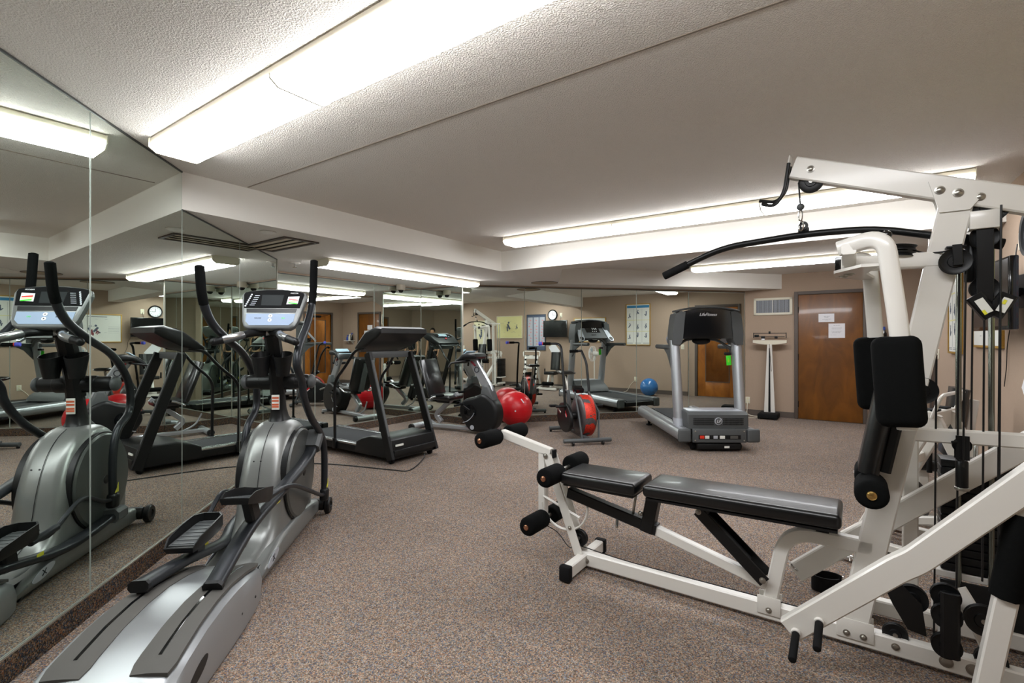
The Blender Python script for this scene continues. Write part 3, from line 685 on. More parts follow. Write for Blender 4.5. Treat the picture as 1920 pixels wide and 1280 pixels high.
# flywheel body
prof = [(.80, .03), (.95, .12), (1.06, .145), (1.15, .20), (1.20, .30), (1.235, .44), (1.28, .57), (1.34, .67), (1.42, .745), (1.52, .79), (1.62, .795), (1.72, .77), (1.82, .70), (1.90, .59), (1.94, .45), (1.95, .28), (1.93, .12), (1.90, .03)]
prof = [(p.x, p.y) for p in cr([V((a, c, 0)) for a, c in prof], 3)]
b = MB(); b.pillow(prof, .135, .075, n=5); b.build('flywheel_housing', M['greybody'], o, 60)
b = MB(); b.pillow([(.78, .025), (.90, .10), (1.2, .155), (1.6, .17), (1.98, .12), (1.98, .025)], .168, .03, n=3); b.build('base_skirt', M['greybody'], o, 50)
for sd in (1, -1):
    b = MB(); b.lathe([(0, .172), (.06, .171), (.20, .168), (.285, .160), (.298, .150), (.298, .10)], (1.585, 0, .44), (0, sd, 0), 56); dsk = b.build('side_disc', M['greydisc'], o, 30)
    b = MB(); b.lathe([(.296, .10), (.308, .10), (.308, .146), (.303, .149), (.296, .146)], (1.585, 0, .44), (0, sd, 0), 56, True); b.build('disc_rim', M['black'], dsk)
    b = MB(); b.lathe([(0, .174), (.028, .174), (.03, .170)], (1.585, 0, .44), (0, sd, 0), 20); b.build('hub_hole', M['black'], dsk)
    b = MB(); b.lathe([(0, .004), (1, .004), (1, 0)], (0, 0, 0), (0, 0, 1), 30)
    for v in b.bm.verts: x, y, z = v.co; v.co = V((1.02+x*.085, sd*(.167+z), .095+y*.026+x*.018))
    lg = b.build('logo_plate', M['silverlt'], o)
    text('logo_letter', 'X', .045, M['ink'], (1.02, sd*.1725, .095), axes((-sd, 0, -.2*sd) if 0 else (-sd, 0, 0), (0, 0, 1), (0, sd, 0)), lg, sx=1.2)
    b = MB(); b.lathe([(0, .004), (1, .004), (1, 0)], (0, 0, 0), (0, 0, 1), 24)
    for v in b.bm.verts: x, y, z = v.co; v.co = V((.02+x*.07, sd*(.252+z), .105+y*.028+x*.02))
    b.build('hand_grip_recess', M['black'], o)
    b = MB()
    for s_, z in ((.42, .10), (.60, .085)): b.lathe([(0, .003), (.006, .003), (.006, 0)], (s_, sd*.243*(1 if s_ < .5 else .955), z), (0, sd, 0), 10)
    b.build('screw', M['blacksteel'], o)
b = MB()
for y in (-.02, .02): b.lathe([(0, 0), (.005, 0), (.005, .003), (0, .003)], (1.232, y, .60), (-1, 0, .4), 10)
b.build('screw', M['blacksteel'], o)
b = MB(); b.rt([V((p[0]-.002, 0, p[1]+.0015)) for p in cr([V((a, c, 0)) for a, c in ((1.06, .147), (1.15, .203), (1.198, .30), (1.232, .44), (1.278, .57), (1.338, .672), (1.42, .747), (1.50, .786))], 4)], .003, .004); b.build('housing_seam', M['black'], o)
# neck
b = MB(); rings = []
for z, cx_, a, c in ((.715, 1.63, .165, .118), (.755, 1.625, .125, .09), (.785, 1.62, .09, .07), (.82, 1.61, .065, .055), (.88, 1.60, .05, .045), (.98, 1.585, .045, .042), (1.0, 1.583, .045, .042)):
    rings.append([V((cx_+a*math.copysign(abs(math.cos(t))**.7, math.cos(t)), c*math.copysign(abs(math.sin(t))**.7, math.sin(t)), z)) for t in [2*math.pi*k/20 for k in range(20)]])
b.quadstrip(rings); b.build('neck_boot', M['black'], o, 50)
b = MB(); b.box((1.537, -.0, .925), (.006, .05, .10), bev=.002); lb = b.build('warning_label', M['posterwhite'], o)
b = MB()
for z in (.955, .935, .91, .895): b.box((1.5335, 0, z), (.002, .044, .012))
b.build('label_text', M['orange'], lb)
b = MB(); b.rt(fillet([V((1.59, 0, .98)), V((1.56, 0, 1.15)), V((1.50, 0, 1.32)), V((1.46, 0, 1.42))], .1), .09, .10, (0, 1, 0), .025); b.build('console_mast', M['blacksteel'], o)
# pivot bar
b = MB(); b.roll((1.60, -.215, 1.06), (1.60, .215, 1.06), .049, .03); b.roll((1.60, -.12, 1.06), (1.60, .12, 1.06), .055, .01); b.build('pivot_bar', M['black'], o)
for sd in (1, -1):
    b = MB(); b.sph((1.60, sd*.215, 1.06), .049, 20, (1, .6, 1)); b.build('pivot_cap', M['greydark'], o)
# cup holders
for sd in (1, -1):
    b = MB(); yc = sd*.068
    b.quadstrip([[V((1.475+a*math.cos(t), yc+a*.92*math.sin(t), z+(.02*math.cos(t) if top else 0))) for t in [2*math.pi*k/16 for k in range(16)]] for a, z, top in ((.01, 1.105, 0), (.042, 1.105, 0), (.068, 1.25, 1), (.063, 1.251, 1), (.038, 1.115, 0), (.01, 1.112, 0))]); b.build('cup_holder', M['black'], o, 50)
# moving arms
armR = cr([e.L(*p, -.235) for p in ((589, 490), (586, 560), (577, 605), (562, 645), (556, 682), (566, 715), (570, 745), (583, 782), (602, 815), (608, 850), (608, 925))], 5)
armL = cr([e.L(*p, .215) for p in ((374, 500), (380, 560), (396, 603), (424, 634), (455, 662), (474, 697), (481, 730), (479, 768), (464, 800), (458, 850), (458, 925))], 5)
for nm, pth, sd in (('R', armR, -1), ('L', armL, 1)):
    b = MB(); b.tube(pth, .0235, 14); ar = b.build('swing_arm', M['armgrey'], o, 60)
    b = MB(); n_ = 7; b.tube([pth[0]+(pth[0]-pth[1]).normalized()*.004]+pth[0:n_], .0252, 14); b.sph(pth[0], .0242, 12, (1, 1, .5)); b.build('hand_grip', M['foam'], ar, 60)
    q0, q1 = pth[-3], pth[-1]
    b = MB(); b.box((q1.x, q1.y, q1.z-.005), (.07, .06, .095), Matrix.Rotation(.2, 3, 'Y'), bev=.02, seg=3); b.build('link_joint', M['black'], ar)
    b = MB(); b.prism([V((q1.x-.02, q1.y-sd*-.021, q1.z+.05)), V((q1.x+.02, q1.y-sd*-.021, q1.z+.05)), V((q1.x+.02, q1.y-sd*-.021, q1.z+.11))], (0, .002*sd, 0)); b.build('warning_label', M['yellow'], ar)
# foot arms, pedals, links
cranks = {-1: (e.L(588, 822, -.20), e.L(400, 1098, -.15), e.L(468, 985, -.15), e.L(525, 920, -.175)), 1: (V((1.62, .20, .20)), e.L(262, 1098, .14), e.L(350, 1048, .14), e.L(420, 1015, .15))}
for sd in (-1, 1):
    top, end, m1, m2 = cranks[sd]
    pth = [end, m1, m2, V((top.x-.15, top.y, top.z-.10 if sd < 0 else top.z-.01)), top] if sd < 0 else [end, m1, m2, V((1.35, .19, .17)), top]
    b = MB(); b.rt(cr(pth, 5), .078, .042, (0, 1, 0), .012); fa = b.build('foot_arm', M['armgrey'], o, 50)
    b = MB(); d_ = (m1-end).normalized(); b.seg(end-d_*.012, end+d_*.008, .084, .048, (0, 1, 0), .014); b.seg(end+V((.035, 0, -.02)), V((end.x+.035, end.y, hz(end.x)+.006)), .045, .05); b.build('roller_foot', M['black'], fa)
    b = MB(); b.seg(V((top.x-.06, top.y, top.z-.06*(sd < 0))), V((top.x+.05, top.y, top.z+.03*(sd < 0))), .11, .085, (0, 1, 0), .02); b.build('crank_cover', M['greydark'], fa)
    pc = V((.80, .135, .335)) if sd > 0 else V((.745, -.145, .53))
    at = m1.lerp(m2, .5) if sd < 0 else m1.lerp(m2, .4)
    ped = MB(); tilt = Matrix.Rotation(.27 if sd < 0 else -.05, 3, 'Y')
    LN, WD = .35, .155
    def pp(u, v, z): return pc+tilt @ V((u, v, z))
    outline = [(-LN/2, -WD/2+.01), (-LN/2+.05, -WD/2), (0, -WD/2-.004), (LN/2-.06, -WD/2), (LN/2-.01, -WD/2+.035), (LN/2-.01, WD/2-.035), (LN/2-.06, WD/2), (0, WD/2+.004), (-LN/2+.05, WD/2), (-LN/2, WD/2-.01)]
    lip = [.0, .03, .045, .05, .045, .045, .05, .045, .03, .0]
    def ins(x, y, k): return (x*(1-k*.55), y*(1-k))
    rr = [[pp(x*.93, y*.9, -.028) for x, y in outline], [pp(x, y, -.005) for x, y in outline], [pp(x, y, .002+l) for (x, y), l in zip(outline, lip)], [pp(*ins(x, y, .09), .002+l) for (x, y), l in zip(outline, lip)], [pp(*ins(x, y, .13), .002) for x, y in outline]]
    ped.quadstrip(rr); pe = ped.build('pedal', M['black'], o, 50)
    b = MB(); b.box(pp(0, 0, .004), (LN*.86, WD*.78, .004), tilt, bev=.002)
    for k in range(7): b.box(pp(-.13+k*.043, 0, .007), (.012, WD*.66, .004), tilt)
    b.build('tread', M['greydark'], pe)
    b = MB(); b.seg(pc-V((0, 0, .01)), V((pc.x+.01, at.y, max(.12, at.z))), .05, .09, (0, 1, 0), .01); b.build('pedal_post', M['black'], pe)
    joint = (armR if sd < 0 else armL)[-1]
    ln = cr([V((pc.x+.12, pc.y+sd*.05, pc.z-.035)), V((pc.x+.22, pc.y+sd*.07, pc.z-.03)), V((pc.x+.45, joint.y-sd*.0, (pc.z+joint.z)/2+.09)), V((joint.x-.12, joint.y, joint.z+.03)), joint], 5)
    b = MB(); b.tube(ln, .0135, 10); b.roll(ln[0]-V((.03, 0, 0)), ln[6], .019, .004); b.build('link_rod', M['armgrey'], o, 60)
    b = MB(); b.box((at.x+.1, at.y+sd*.033, at.z), (.05, .002, .02)); b.build('warning_label', M['yellow'], fa)
# front stabiliser with wheels
b = MB(); b.roll((2.0, -.20, .075), (2.0, .20, .075), .045, .01); b.build('front_stabiliser', M['black'], o)
for sd in (1, -1):
    b = MB(); b.lathe([(0, -.02), (.055, -.02), (.062, -.012), (.062, .012), (.055, .02), (.03, .02), (.028, .012), (0, .012)], (2.02, sd*.222, .062), (0, sd, 0), 26); b.build('transport_wheel', M['black'], o)
# fixed handle grips
gp = [e.S(404, 641, 1.20), e.S(443, 630, 1.24)]
gp = cr([V((1.20, .235, 1.335)), V((1.25, .13, 1.365)), V((1.34, .075, 1.39)), V((1.42, 0, 1.395)), V((1.34, -.085, 1.39)), V((1.25, -.145, 1.365)), V((1.20, -.235, 1.335))], 5)
b = MB(); b.tube(gp, .0235, 14); b.sph(gp[0], .0245, 12); b.sph(gp[-1], .0245, 12); hd = b.build('fixed_handlebar', M['black'], o, 60)
for a, c in ((2, 8), (22, 28)):
    b = MB(); b.tube(gp[a:c], .0246, 14); b.build('pulse_sensor', M['greydark'], hd, 60)
    b = MB(); b.tube([p+V((-.004, 0, .003)) for p in gp[a:c]], .0222, 14); b.build('sensor_plate', M['alu'], hd, 60)
b = MB(); b.tube(gp[14:17], .0255, 14); b.build('centre_clamp', M['alu'], hd)
b = MB(); b.rt([V((1.44, 0, 1.36)), V((1.44, 0, 1.43))], .06, .05); b.build('mast_head', M['black'], o)
# console: tilted slab
cc = V((1.40, -.03, 1.55)); X_ = V((0, -1, 0)); Zc = V((-.90, 0, .44)).normalized(); Y_ = Zc.cross(X_)   # face normal toward the user, up axis
Y_ = V((.44, 0, .90)).normalized()
def cp(u, v, n): return cc+X_*u+Y_*v+Zc*n
ol = [(-.13, -.150), (.13, -.150), (.158, -.13), (.172, -.095), (.20, .06), (.205, .09), (.195, .115), (.16, .13), (.06, .143), (-.06, .143), (-.16, .13), (-.195, .115), (-.205, .09), (-.20, .06), (-.172, -.095), (-.158, -.13)]
b = MB(); b.quadstrip([[cp(u*k, v*k, n) for u, v in ol] for k, n in ((.55, -.075), (.85, -.06), (.97, -.035), (1.0, -.015), (.985, .003), (.93, .010))]); cs = b.build('console', M['bezel'], o, 45)
b = MB(); b.prism([cp(u, v, .0105) for u, v in ((-.172, -.002), (.172, -.002), (.188, .095), (.182, .112), (.15, .122), (.05, .132), (-.05, .132), (-.15, .122), (-.182, .112), (-.188, .095))], Zc*.0015); b.build('display_panel', M['paneldark'], cs)
b = MB(); b.prism([cp(u, v, .0122) for u, v in ((-.07, .015), (.055, .015), (.062, .095), (-.075, .095))], Zc*.001); b.build('lcd_screen', M['screengrey'], cs)
b = MB(); b.prism([cp(u, v, .0122) for u, v in ((.085, .025), (.155, .03), (.16, .085), (.09, .082))], Zc*.001); pf = b.build('fitness_chart', M['paper'], cs)
for k, c in enumerate(('redplastic', 'posteryel', 'green')):
    b = MB(); v0 = .068-k*.013; b.prism([cp(.095, v0-.01, .0134), cp(.152, v0-.016, .0134), cp(.153, v0-.008, .0134), cp(.096, v0, .0134)], Zc*.0006); b.build('colour_band', M[c], pf)
b = MB(); b.box(cp(0, -.025, .009), (.26, .001, .001))
b = MB(); b.prism([cp(u, v, .0105) for u, v in ((-.15, -.035), (.15, -.035), (.155, -.008), (-.155, -.008))], Zc*.002); b.build('reading_slot', M['black'], cs)
b = MB(); b.prism([cp(u, v, .0105) for u, v in ((-.12, -.128), (.12, -.128), (.146, -.10), (.15, -.045), (-.15, -.045), (-.146, -.10))], Zc*.002); kp = b.build('key_panel', M['panelblue'], cs)
for i in range(7):
    b = MB(); u, v = -.165+.012*i*.35, .012+.014*i; b.lathe([(0, 0), (.0055, 0), (.0055, .0015), (0, .0015)], cp(u, v, .012), Zc, 10); b.build('number_key', M['silverlt'], cs)
    if i < 6:
        b = MB(); b.box(cp(u+.04, v+.006, .0127), (.0005, .03, .0035), axes(Zc, X_, Y_)); b.build('key_caption', M['silverlt'], cs)
for v in (-.062, -.092):
    b = MB(); b.lathe([(0, 0), (.012, 0), (.012, .002), (0, .002)], cp(0, v, .0125), Zc, 16); kk = b.build('arrow_key', M['paper'], kp)
    b = MB(); b.lathe([(0, 0), (.006, 0), (.006, .001), (0, .001)], cp(0, v, .0146), Zc, 3); b.build('arrow', M['ink'], kk)
text('panel_text', 'PAUSE', .014, M['ink'], cp(-.075, -.078, .0128), axes(X_, Y_, Zc), kp)
text('panel_text', 'GO', .014, M['green'], cp(.08, -.078, .0128), axes(X_, Y_, Zc), kp)
text('brand_text', 'PRECOR', .013, M['paper'], cp(.125, .108, .0124), axes(X_, Y_, Zc), cs)

# ================================================================ BLACK TREADMILL
t = Fr(-1.10, 5.53, .819, -.574)
o = thing('treadmill', 'black treadmill with tall handrails between the elliptical and the recumbent bike', 'treadmill', fr=t)
hw = .335
b = MB(); pr = [(-.62, .055), (0.0, .055), (.0, .17), (-.02, .255), (-.06, .275), (-.36, .275), (-.50, .235), (-.60, .19)]
b.pillow(pr, hw, .02); b.build('motor_hood', M['black'], o, 40)
b = MB(); b.box((.012, 0, .12), (.03, hw*2-.04, .07), bev=.01); b.build('front_bumper', M['black'], o)
b = MB(); b.box((.005, hw*.82-.5, .20), (.01, .11, .02)); b.build('spec_label', M['posterwhite'], o)
b = MB(); b.box((-1.10, 0, .10), (1.40, .60, .07), bev=.01); b.build('deck', M['black'], o)
b = MB(); b.box((-1.12, 0, .148), (1.36, .50, .012), bev=.003); b.roll((-1.78, -.25, .125), (-1.78, .25, .125), .034, .004); b.build('running_belt', M['belt'], o)
for sd in (1, -1):
    b = MB(); b.box((-1.12, sd*.295, .15), (1.32, .075, .022), bev=.006)
    for k in (-1, 0, 1): b.box((-1.12, sd*.295+k*.02, .162), (1.30, .008, .004))
    b.build('side_rail', M['alu'], o)
    b = MB(); b.box((-1.12, sd*.315, .10), (1.32, .03, .08), bev=.006); b.build('side_cover', M['black'], o)
    b = MB(); b.box((-1.80, sd*.295, .12), (.09, .09, .09), bev=.015); b.build('rear_end_cap', M['black'], o)
    b = MB(); b.roll((-1.76, sd*.29, .0), (-1.76, sd*.29, .075), .022, .006); b.build('rear_foot', M['rubber'], o)
    b = MB(); b.lathe([(0, -.015), (.035, -.015), (.035, .015), (0, .015)], (-.05, sd*.29, .035), (0, 1, 0), 20); b.build('front_wheel', M['rubber'], o)
    # upright: photo pixels on its own plane
    top = t.L(690, 662, -.31); bot = t.L(733, 862, -.335)
    top.y = sd*.31; bot = V((bot.x, sd*.335, .05)); 
    b = MB(); b.seg(bot, top, .04, .10, (0, 1, 0), .006); up = b.build('upright', M['blacksteel'], o)
    b = MB(); d_ = (top-bot).normalized(); nn = V((d_.z, 0, -d_.x)); b.seg(bot+nn*.052+d_*.25, top+nn*.052-d_*.1, .03, .004); b.build('upright_edge_trim', M['greydark'], up)
    hr = fillet([top+V((-.06, 0, .06)), top+V((-.22, sd*.01, .03)), t.L(650, 683, -.34), t.L(627, 715, -.34), t.L(628, 838, -.34)], .12, 6)
    hr = [V((p.x, sd*max(.31, abs(p.y)), p.z)) for p in hr]; hr[-1].z = .15
    b = MB(); b.tube(hr, .017, 12); b.build('handrail', M['blacksteel'], o, 60)
    b = MB(); b.box((hr[-1].x, sd*.345, .12), (.05, .03, .12), bev=.006); b.build('rail_bracket', M['black'], o)
tp = t.L(690, 662, -.31)
b = MB(); b.box((tp.x-.01, 0, tp.z-.02), (.03, .64, .075), bev=.006); b.build('cross_panel', M['greydark'], o)
# console: thick rounded hood, user side faces backwards
cz = tp.z
b = MB(); rings = []
pr = [(-.64, cz+.035), (-.60, cz+.02), (-.42, cz+.07), (-.24, cz+.215), (-.15, cz+.275), (-.155, cz+.33), (-.24, cz+.35), (-.42, cz+.24), (-.64, cz+.075)]
b.pillow([(x, z) for x, z in pr], .36, .03, n=4)
for v in b.bm.verts:
    k = abs(v.co.y)/.36; v.co.z -= .06*k*k*(v.co.x > -.35)
    if v.co.x < -.5: v.co.y *= .90
    v.co.z -= .0
cs = b.build('console', M['black'], o, 50)
b = MB(); X_ = V((0, -1, 0)); Zc = V((-.53, 0, .85)).normalized(); Y_ = V((.85, 0, .53)).normalized(); c0 = V((-.42, 0, cz+.236))
def tp_(u, v, n): return c0+X_*u+Y_*v+Zc*n
b.prism([tp_(u, v, .006) for u, v in ((-.24, -.07), (.24, -.07), (.26, .055), (-.26, .055))], Zc*.006); dp = b.build('display_panel', M['blackgloss'], cs)
b = MB(); b.prism([tp_(u, v, .0125) for u, v in ((-.12, -.02), (.12, -.02), (.12, .04), (-.12, .04))], Zc*.001); b.build('lcd_screen', M['lcdlit'], dp)
for k in range(6):
    b = MB(); b.box(tp_(-.15+k*.06, -.048, .0135), (.002, .03, .014), axes(Zc, X_, Y_)); b.build('key', M['panelblue'], dp)
b = MB(); b.roll(tp_(0, -.13, .0), tp_(0, -.13, .02), .02, .004); b.build('stop_button', M['red'], cs)
hb = fillet([V((-.58, .27, cz+.03)), V((-.70, .22, cz+.02)), V((-.74, 0, cz+.02)), V((-.70, -.22, cz+.02)), V((-.58, -.27, cz+.03))], .12, 5)
b = MB(); b.tube(hb, .014, 10); b.build('front_handlebar', M['greydark'], o, 60)
ww = t.W
cord('power_cord', 'black power cord lying on the carpet in front of the black treadmill', [t.W(.05, .1, .05), t.W(.10, .05, .02), V((-1.05, 5.05, .006)), V((-1.25, 5.06, .006)), V((-1.8, 5.25, .006)), V((-2.2, 5.30, .006)), V((-2.33, 5.05, .006)), V((-2.30, 4.6, .006))], .006, 'black')

# ================================================================ RECUMBENT BIKE
r = Fr(-.40, 7.01, .89, -.45)
o = thing('recumbent_bike', 'silver and black recumbent bike in the mirrored corner', 'exercise bike', fr=r)
b = MB(); b.rt([V((-1.12, 0, .06)), V((-.1, 0, .06))], .075, .055, (0, 1, 0), .01); b.rt(fillet([r.L(828, 790, 0)+V((0, 0, 0)), V((-.84, 0, .22)), r.L(858, 738, 0)], .1), .07, .06); b.build('main_frame', M['silver'], o)
b = MB(); p_ = r.L(812, 775, 0); b.tube(fillet([V((-1.05, 0, .3)), V((-.98, 0, .15)), V((-.80, 0, .07))], .1), .012); b.build('frame_brace', M['silver'], o)
b = MB(); b.roll((-1.10, -.24, .05), (-1.10, .24, .05), .042, .006); b.build('rear_stabiliser', M['silver'], o)
for sd in (1, -1):
    b = MB(); b.roll((-1.10, sd*.22, .05), (-1.10, sd*.27, .05), .047, .01); b.build('stabiliser_cap', M['black'], o)
    b = MB(); b.lathe([(0, -.012), (.03, -.012), (.03, .012), (0, .012)], (.16, sd*.16, .03), (0, 1, 0), 18); b.build('front_wheel', M['black'], o)
b = MB(); b.box((.15, 0, .05), (.06, .36, .05), bev=.01); b.build('front_stabiliser', M['silver'], o)
pr = [(.12, .05), (.22, .12), (.27, .25), (.26, .38), (.20, .49), (.10, .56), (0, .58), (-.12, .53), (-.25, .50), (-.33, .43), (-.36, .31), (-.30, .18), (-.20, .06), (-.08, .035)]
pr = [(p.x, p.y) for p in cr([V((a, c, 0)) for a, c in pr+[pr[0]]], 3)][:-1]
b = MB(); b.pillow(pr, .115, .05, n=4); fh = b.build('drive_housing', M['black'], o, 60)
b = MB(); b.pillow([(-.02, .50), (.20, .47), (.16, .60), (.11, .70), (.02, .70), (-.01, .62)], .085, .03); b.build('column_shroud', M['greydark'], fh, 50)
b = MB(); b.lathe([(.06, 0), (.09, .0), (.10, .006), (.06, .008)], (-.16, -.115, .32), (0, -1, 0), 28, True); b.build('crank_recess', M['blackgloss'], fh)
b = MB(); b.tube(cr([V((-.28, -.119, .16)), V((-.20, -.119, .19)), V((-.13, -.119, .25)), V((-.09, -.119, .31))], 4), .005, 8); b.build('accent_stripe', M['silverlt'], fh)
b = MB(); b.lathe([(0, 0), (.033, 0), (.033, .003), (0, .004)], (-.13, -.114, .10), (0, -1, 0), 24); b.build('round_badge', M['silverlt'], fh)
for sd in (1, -1):
    ce = V((-.16+sd*.03*-1-.06, sd*.15, .32+sd*-.12+.0))
    b = MB(); b.seg((-.16, sd*.135, .34), (-.30 if sd < 0 else -.04, sd*.135, .42 if sd < 0 else .26), .018, .03); ck = b.build('crank_arm', M['black'], o)
    q = V((-.30 if sd < 0 else -.04, sd*.20, .42 if sd < 0 else .26)); b = MB(); b.box(q, (.11, .10, .03), Matrix.Rotation(-.25, 3, 'Y'), bev=.008); b.build('pedal', M['rubber'], ck)
    b = MB(); b.rt([q+V((-.05, 0, .02)), q+V((0, 0, .055)), q+V((.05, 0, .02))], .03, .006); b.build('pedal_strap', M['rubber'], ck)
# console column leaning back towards the rider
cb, ct = V((.07, 0, .66)), r.L(884, 672, 0)
b = MB(); b.rt([V((.09, 0, .60)), cb, ct+V((0, 0, .02))], .06, .14, (0, 1, 0), .012); co = b.build('console_column', M['silver'], o)
lp = cb.lerp(ct, .62)
b = MB(); b.lathe([(.030, 0), (.042, 0), (.042, .003), (.030, .003)], (lp.x, -.031, lp.z), (0, -1, 0), 24, True); b.build('ring_logo', M['ink'], co)
b = MB(); b.pillow([(ct.x-.20, ct.z-.07), (ct.x-.17, ct.z-.075), (ct.x-.02, ct.z-.0), (ct.x+.14, ct.z+.0), (ct.x+.17, ct.z+.03), (ct.x+.15, ct.z+.075), (ct.x+.03, ct.z+.085), (ct.x-.08, ct.z+.06), (ct.x-.18, ct.z-.02)], .16, .03); cs = b.build('console', M['black'], o, 50)
b = MB(); b.box((ct.x-.065, 0, ct.z+.06), (.16, .24, .012), Matrix.Rotation(-.62, 3, 'Y'), bev=.004); b.build('display_panel', M['lcdlit'], cs)
b = MB(); b.seg((ct.x+.02, 0, ct.z-.035), (ct.x+.09, 0, ct.z-.10), .12, .02); b.build('red_trim', M['redtip'], cs)
b = MB(); hb = fillet([V((ct.x-.22, .26, ct.z-.12)), V((ct.x-.20, .24, ct.z-.06)), V((ct.x-.02, .12, ct.z-.03)), V((ct.x-.02, -.12, ct.z-.03)), V((ct.x-.20, -.24, ct.z-.06)), V((ct.x-.22, -.26, ct.z-.12))], .05, 4); b.tube(hb, .014, 10); b.build('console_handlebar', M['black'], o, 60)
# seat and back
sc_ = r.L(838, 733, 0)
b = MB(); b.box((sc_.x, 0, .50), (.36, .40, .085), Matrix.Rotation(.03, 3, 'Y'), bev=.04, seg=4); b.build('seat', M['vinyl'], o, 60)
b = MB(); b.box((sc_.x-.03, 0, .44), (.20, .14, .06), bev=.01); b.build('seat_carriage', M['blacksteel'], o)
b = MB(); b.seg((sc_.x-.17, 0, .50), (sc_.x-.36, 0, 1.04), .40, .12, (0, 1, 0), .045); bk = b.build('seat_back', M['vinyl'], o, 60)
bk.modifiers.new('b', 'BEVEL').width = .02
b = MB(); b.seg((sc_.x-.22, 0, .46), (sc_.x-.40, 0, .95), .10, .03); b.build('back_support', M['greydark'], o)
for sd in (1, -1):
    b = MB(); b.tube(fillet([V((sc_.x-.16, sd*.16, .46)), V((sc_.x-.16, sd*.27, .46)), V((sc_.x-.05, sd*.27, .52)), V((sc_.x+.12, sd*.27, .55))], .05), .013, 10); sh = b.build('side_handle', M['alu'], o, 60)
    b = MB(); b.roll((sc_.x-.0, sd*.27, .534), (sc_.x+.13, sd*.27, .552), .018, .004); b.build('side_grip', M['foam'], sh)

# ================================================================ EXERCISE BALLS
def ball(lb, x, y, rr, mt, rots=(0, 0, 0)):
    o = thing('exercise_ball', lb, 'exercise ball', loc=(x, y, 0))
    b = MB(); b.sph((0, 0, rr), rr, 64); s = b.build('ball', M[mt], o, 180)
    b = MB()
    for k in range(5): a = -.8+.4*k; b.lathe([(rr*math.cos(a)+.0005, rr*math.sin(a)), (rr*math.cos(a+.006)+.0012, rr*math.sin(a+.006)), (rr*math.cos(a+.012)+.0005, rr*math.sin(a+.012))], (0, 0, rr), n=64, ring=True)
    return o, b
for lb, x, y, rr, mt in (('large red exercise ball against the mirrored wall', .05, 7.66, .27, 'red'), ('blue exercise ball near the right wall, seen in the mirror', 4.50, 5.80, .21, 'blue')):
    o, b = ball(lb, x, y, rr, mt); b.build('moulded_rings', M[mt], o, 180)
    b = MB(); b.lathe([(0, 0), (.012, 0), (.012, .004), (0, .004)], (rr*.0, -rr*.999, rr), (0, -1, 0), 14); b.build('valve_plug', M['paper'], o)
    if mt == 'red':
        b = MB(); d_ = V((.42, -.70, .58)).normalized()
        for k in range(6):
            a = V((.36+.02*k, -.76, .66-.045*k)).normalized(); b.sph(V((0, 0, rr))+a*(rr-.0005), .011, 8, (1, 1, .7))
        b.build('printed_logo', M['paper'], o)

# ================================================================ WHITE MULTI-GYM
g = Fr(.43, 2.92, .819, -.574)
o = thing('multi_gym', 'large white cable multi-gym with long black bench and weight stack in the right foreground', 'multi-gym', fr=g)
def part(nm, mt, fn, par=None, ang=35):
    b = MB(); fn(b); return b.build(nm, M[mt], par or o, ang)
def bolts(par, pts, r=.013, ax=(0, -1, 0)):
    for p in pts:
        b = MB(); b.lathe([(0, 0), (r*1.35, 0), (r*1.35, .002), (r*.9, .003), (r*.9, .006), (r*.5, .009), (0, .009)], p, ax, 16); b.build('bolt', M['steel'], par)
# base beam and feet
bb = part('base_beam', 'white', lambda b: b.rt([V((.03, 0, .055)), V((2.08, 0, .055))], .055, .075, (0, 1, 0), .006))
part('front_foot', 'white', lambda b: b.rt([V((0, -.22, .05)), V((0, .22, .05))], .055, .07, (1, 0, 0), .006))
for sd in (1, -1):
    part('rubber_foot_cap', 'rubber', lambda b: b.box((0, sd*.228, .048), (.066, .045, .084), bev=.008))
    part('rear_foot', 'white', lambda b: b.rt([V((1.60, sd*.03, .05)), V((1.95, sd*.45, .05))] if 0 else [V((1.98, sd*.03, .05)), V((1.98, sd*.38, .05))], .055, .07, (1, 0, 0), .006))
    part('rubber_foot_cap', 'rubber', lambda b: b.box((1.98, sd*.385, .048), (.066, .045, .084), bev=.008))
bolts(bb, [(.03, -.0275, .05), (1.46, -.0275, .06)], .011)
bolts(bb, [(1.62, -.0275, .058), (1.70, -.0275, .055)], .017)
side = part('far_side_beam', 'white', lambda b: b.rt([V((1.25, .34, .055)), V((2.0, .34, .055))], .055, .07, (0, 1, 0), .006))
part('side_beam_brace', 'white', lambda b: b.rt([V((1.30, .03, .055)), V((1.30, .34, .055))], .05, .06, (1, 0, 0), .006))
# arch and column gussets
for (x, ww_, nm) in ((.985, .10, 0), (1.32, .135, 1)):
    gp_ = part('gusset_plate', 'white', lambda b: [b.box((x, sd*.0305, .085), (ww_, .005, .085), bev=.002) for sd in (1, -1)])
    bolts(gp_, [(x-.03*nm, -.033, .065)]+([(x+.03, -.033, .065)] if nm else []), .010)
part('bench_arch', 'white', lambda b: b.rt(fillet([V((.985, 0, .09)), V((1.045, 0, .46)), V((1.12, 0, .462)), V((1.37, 0, .452))] if 0 else [V((.985, 0, .09)), V((1.055, 0, .455)), V((1.38, 0, .448))], .12, 8), .05, .062, (0, 1, 0), .006))
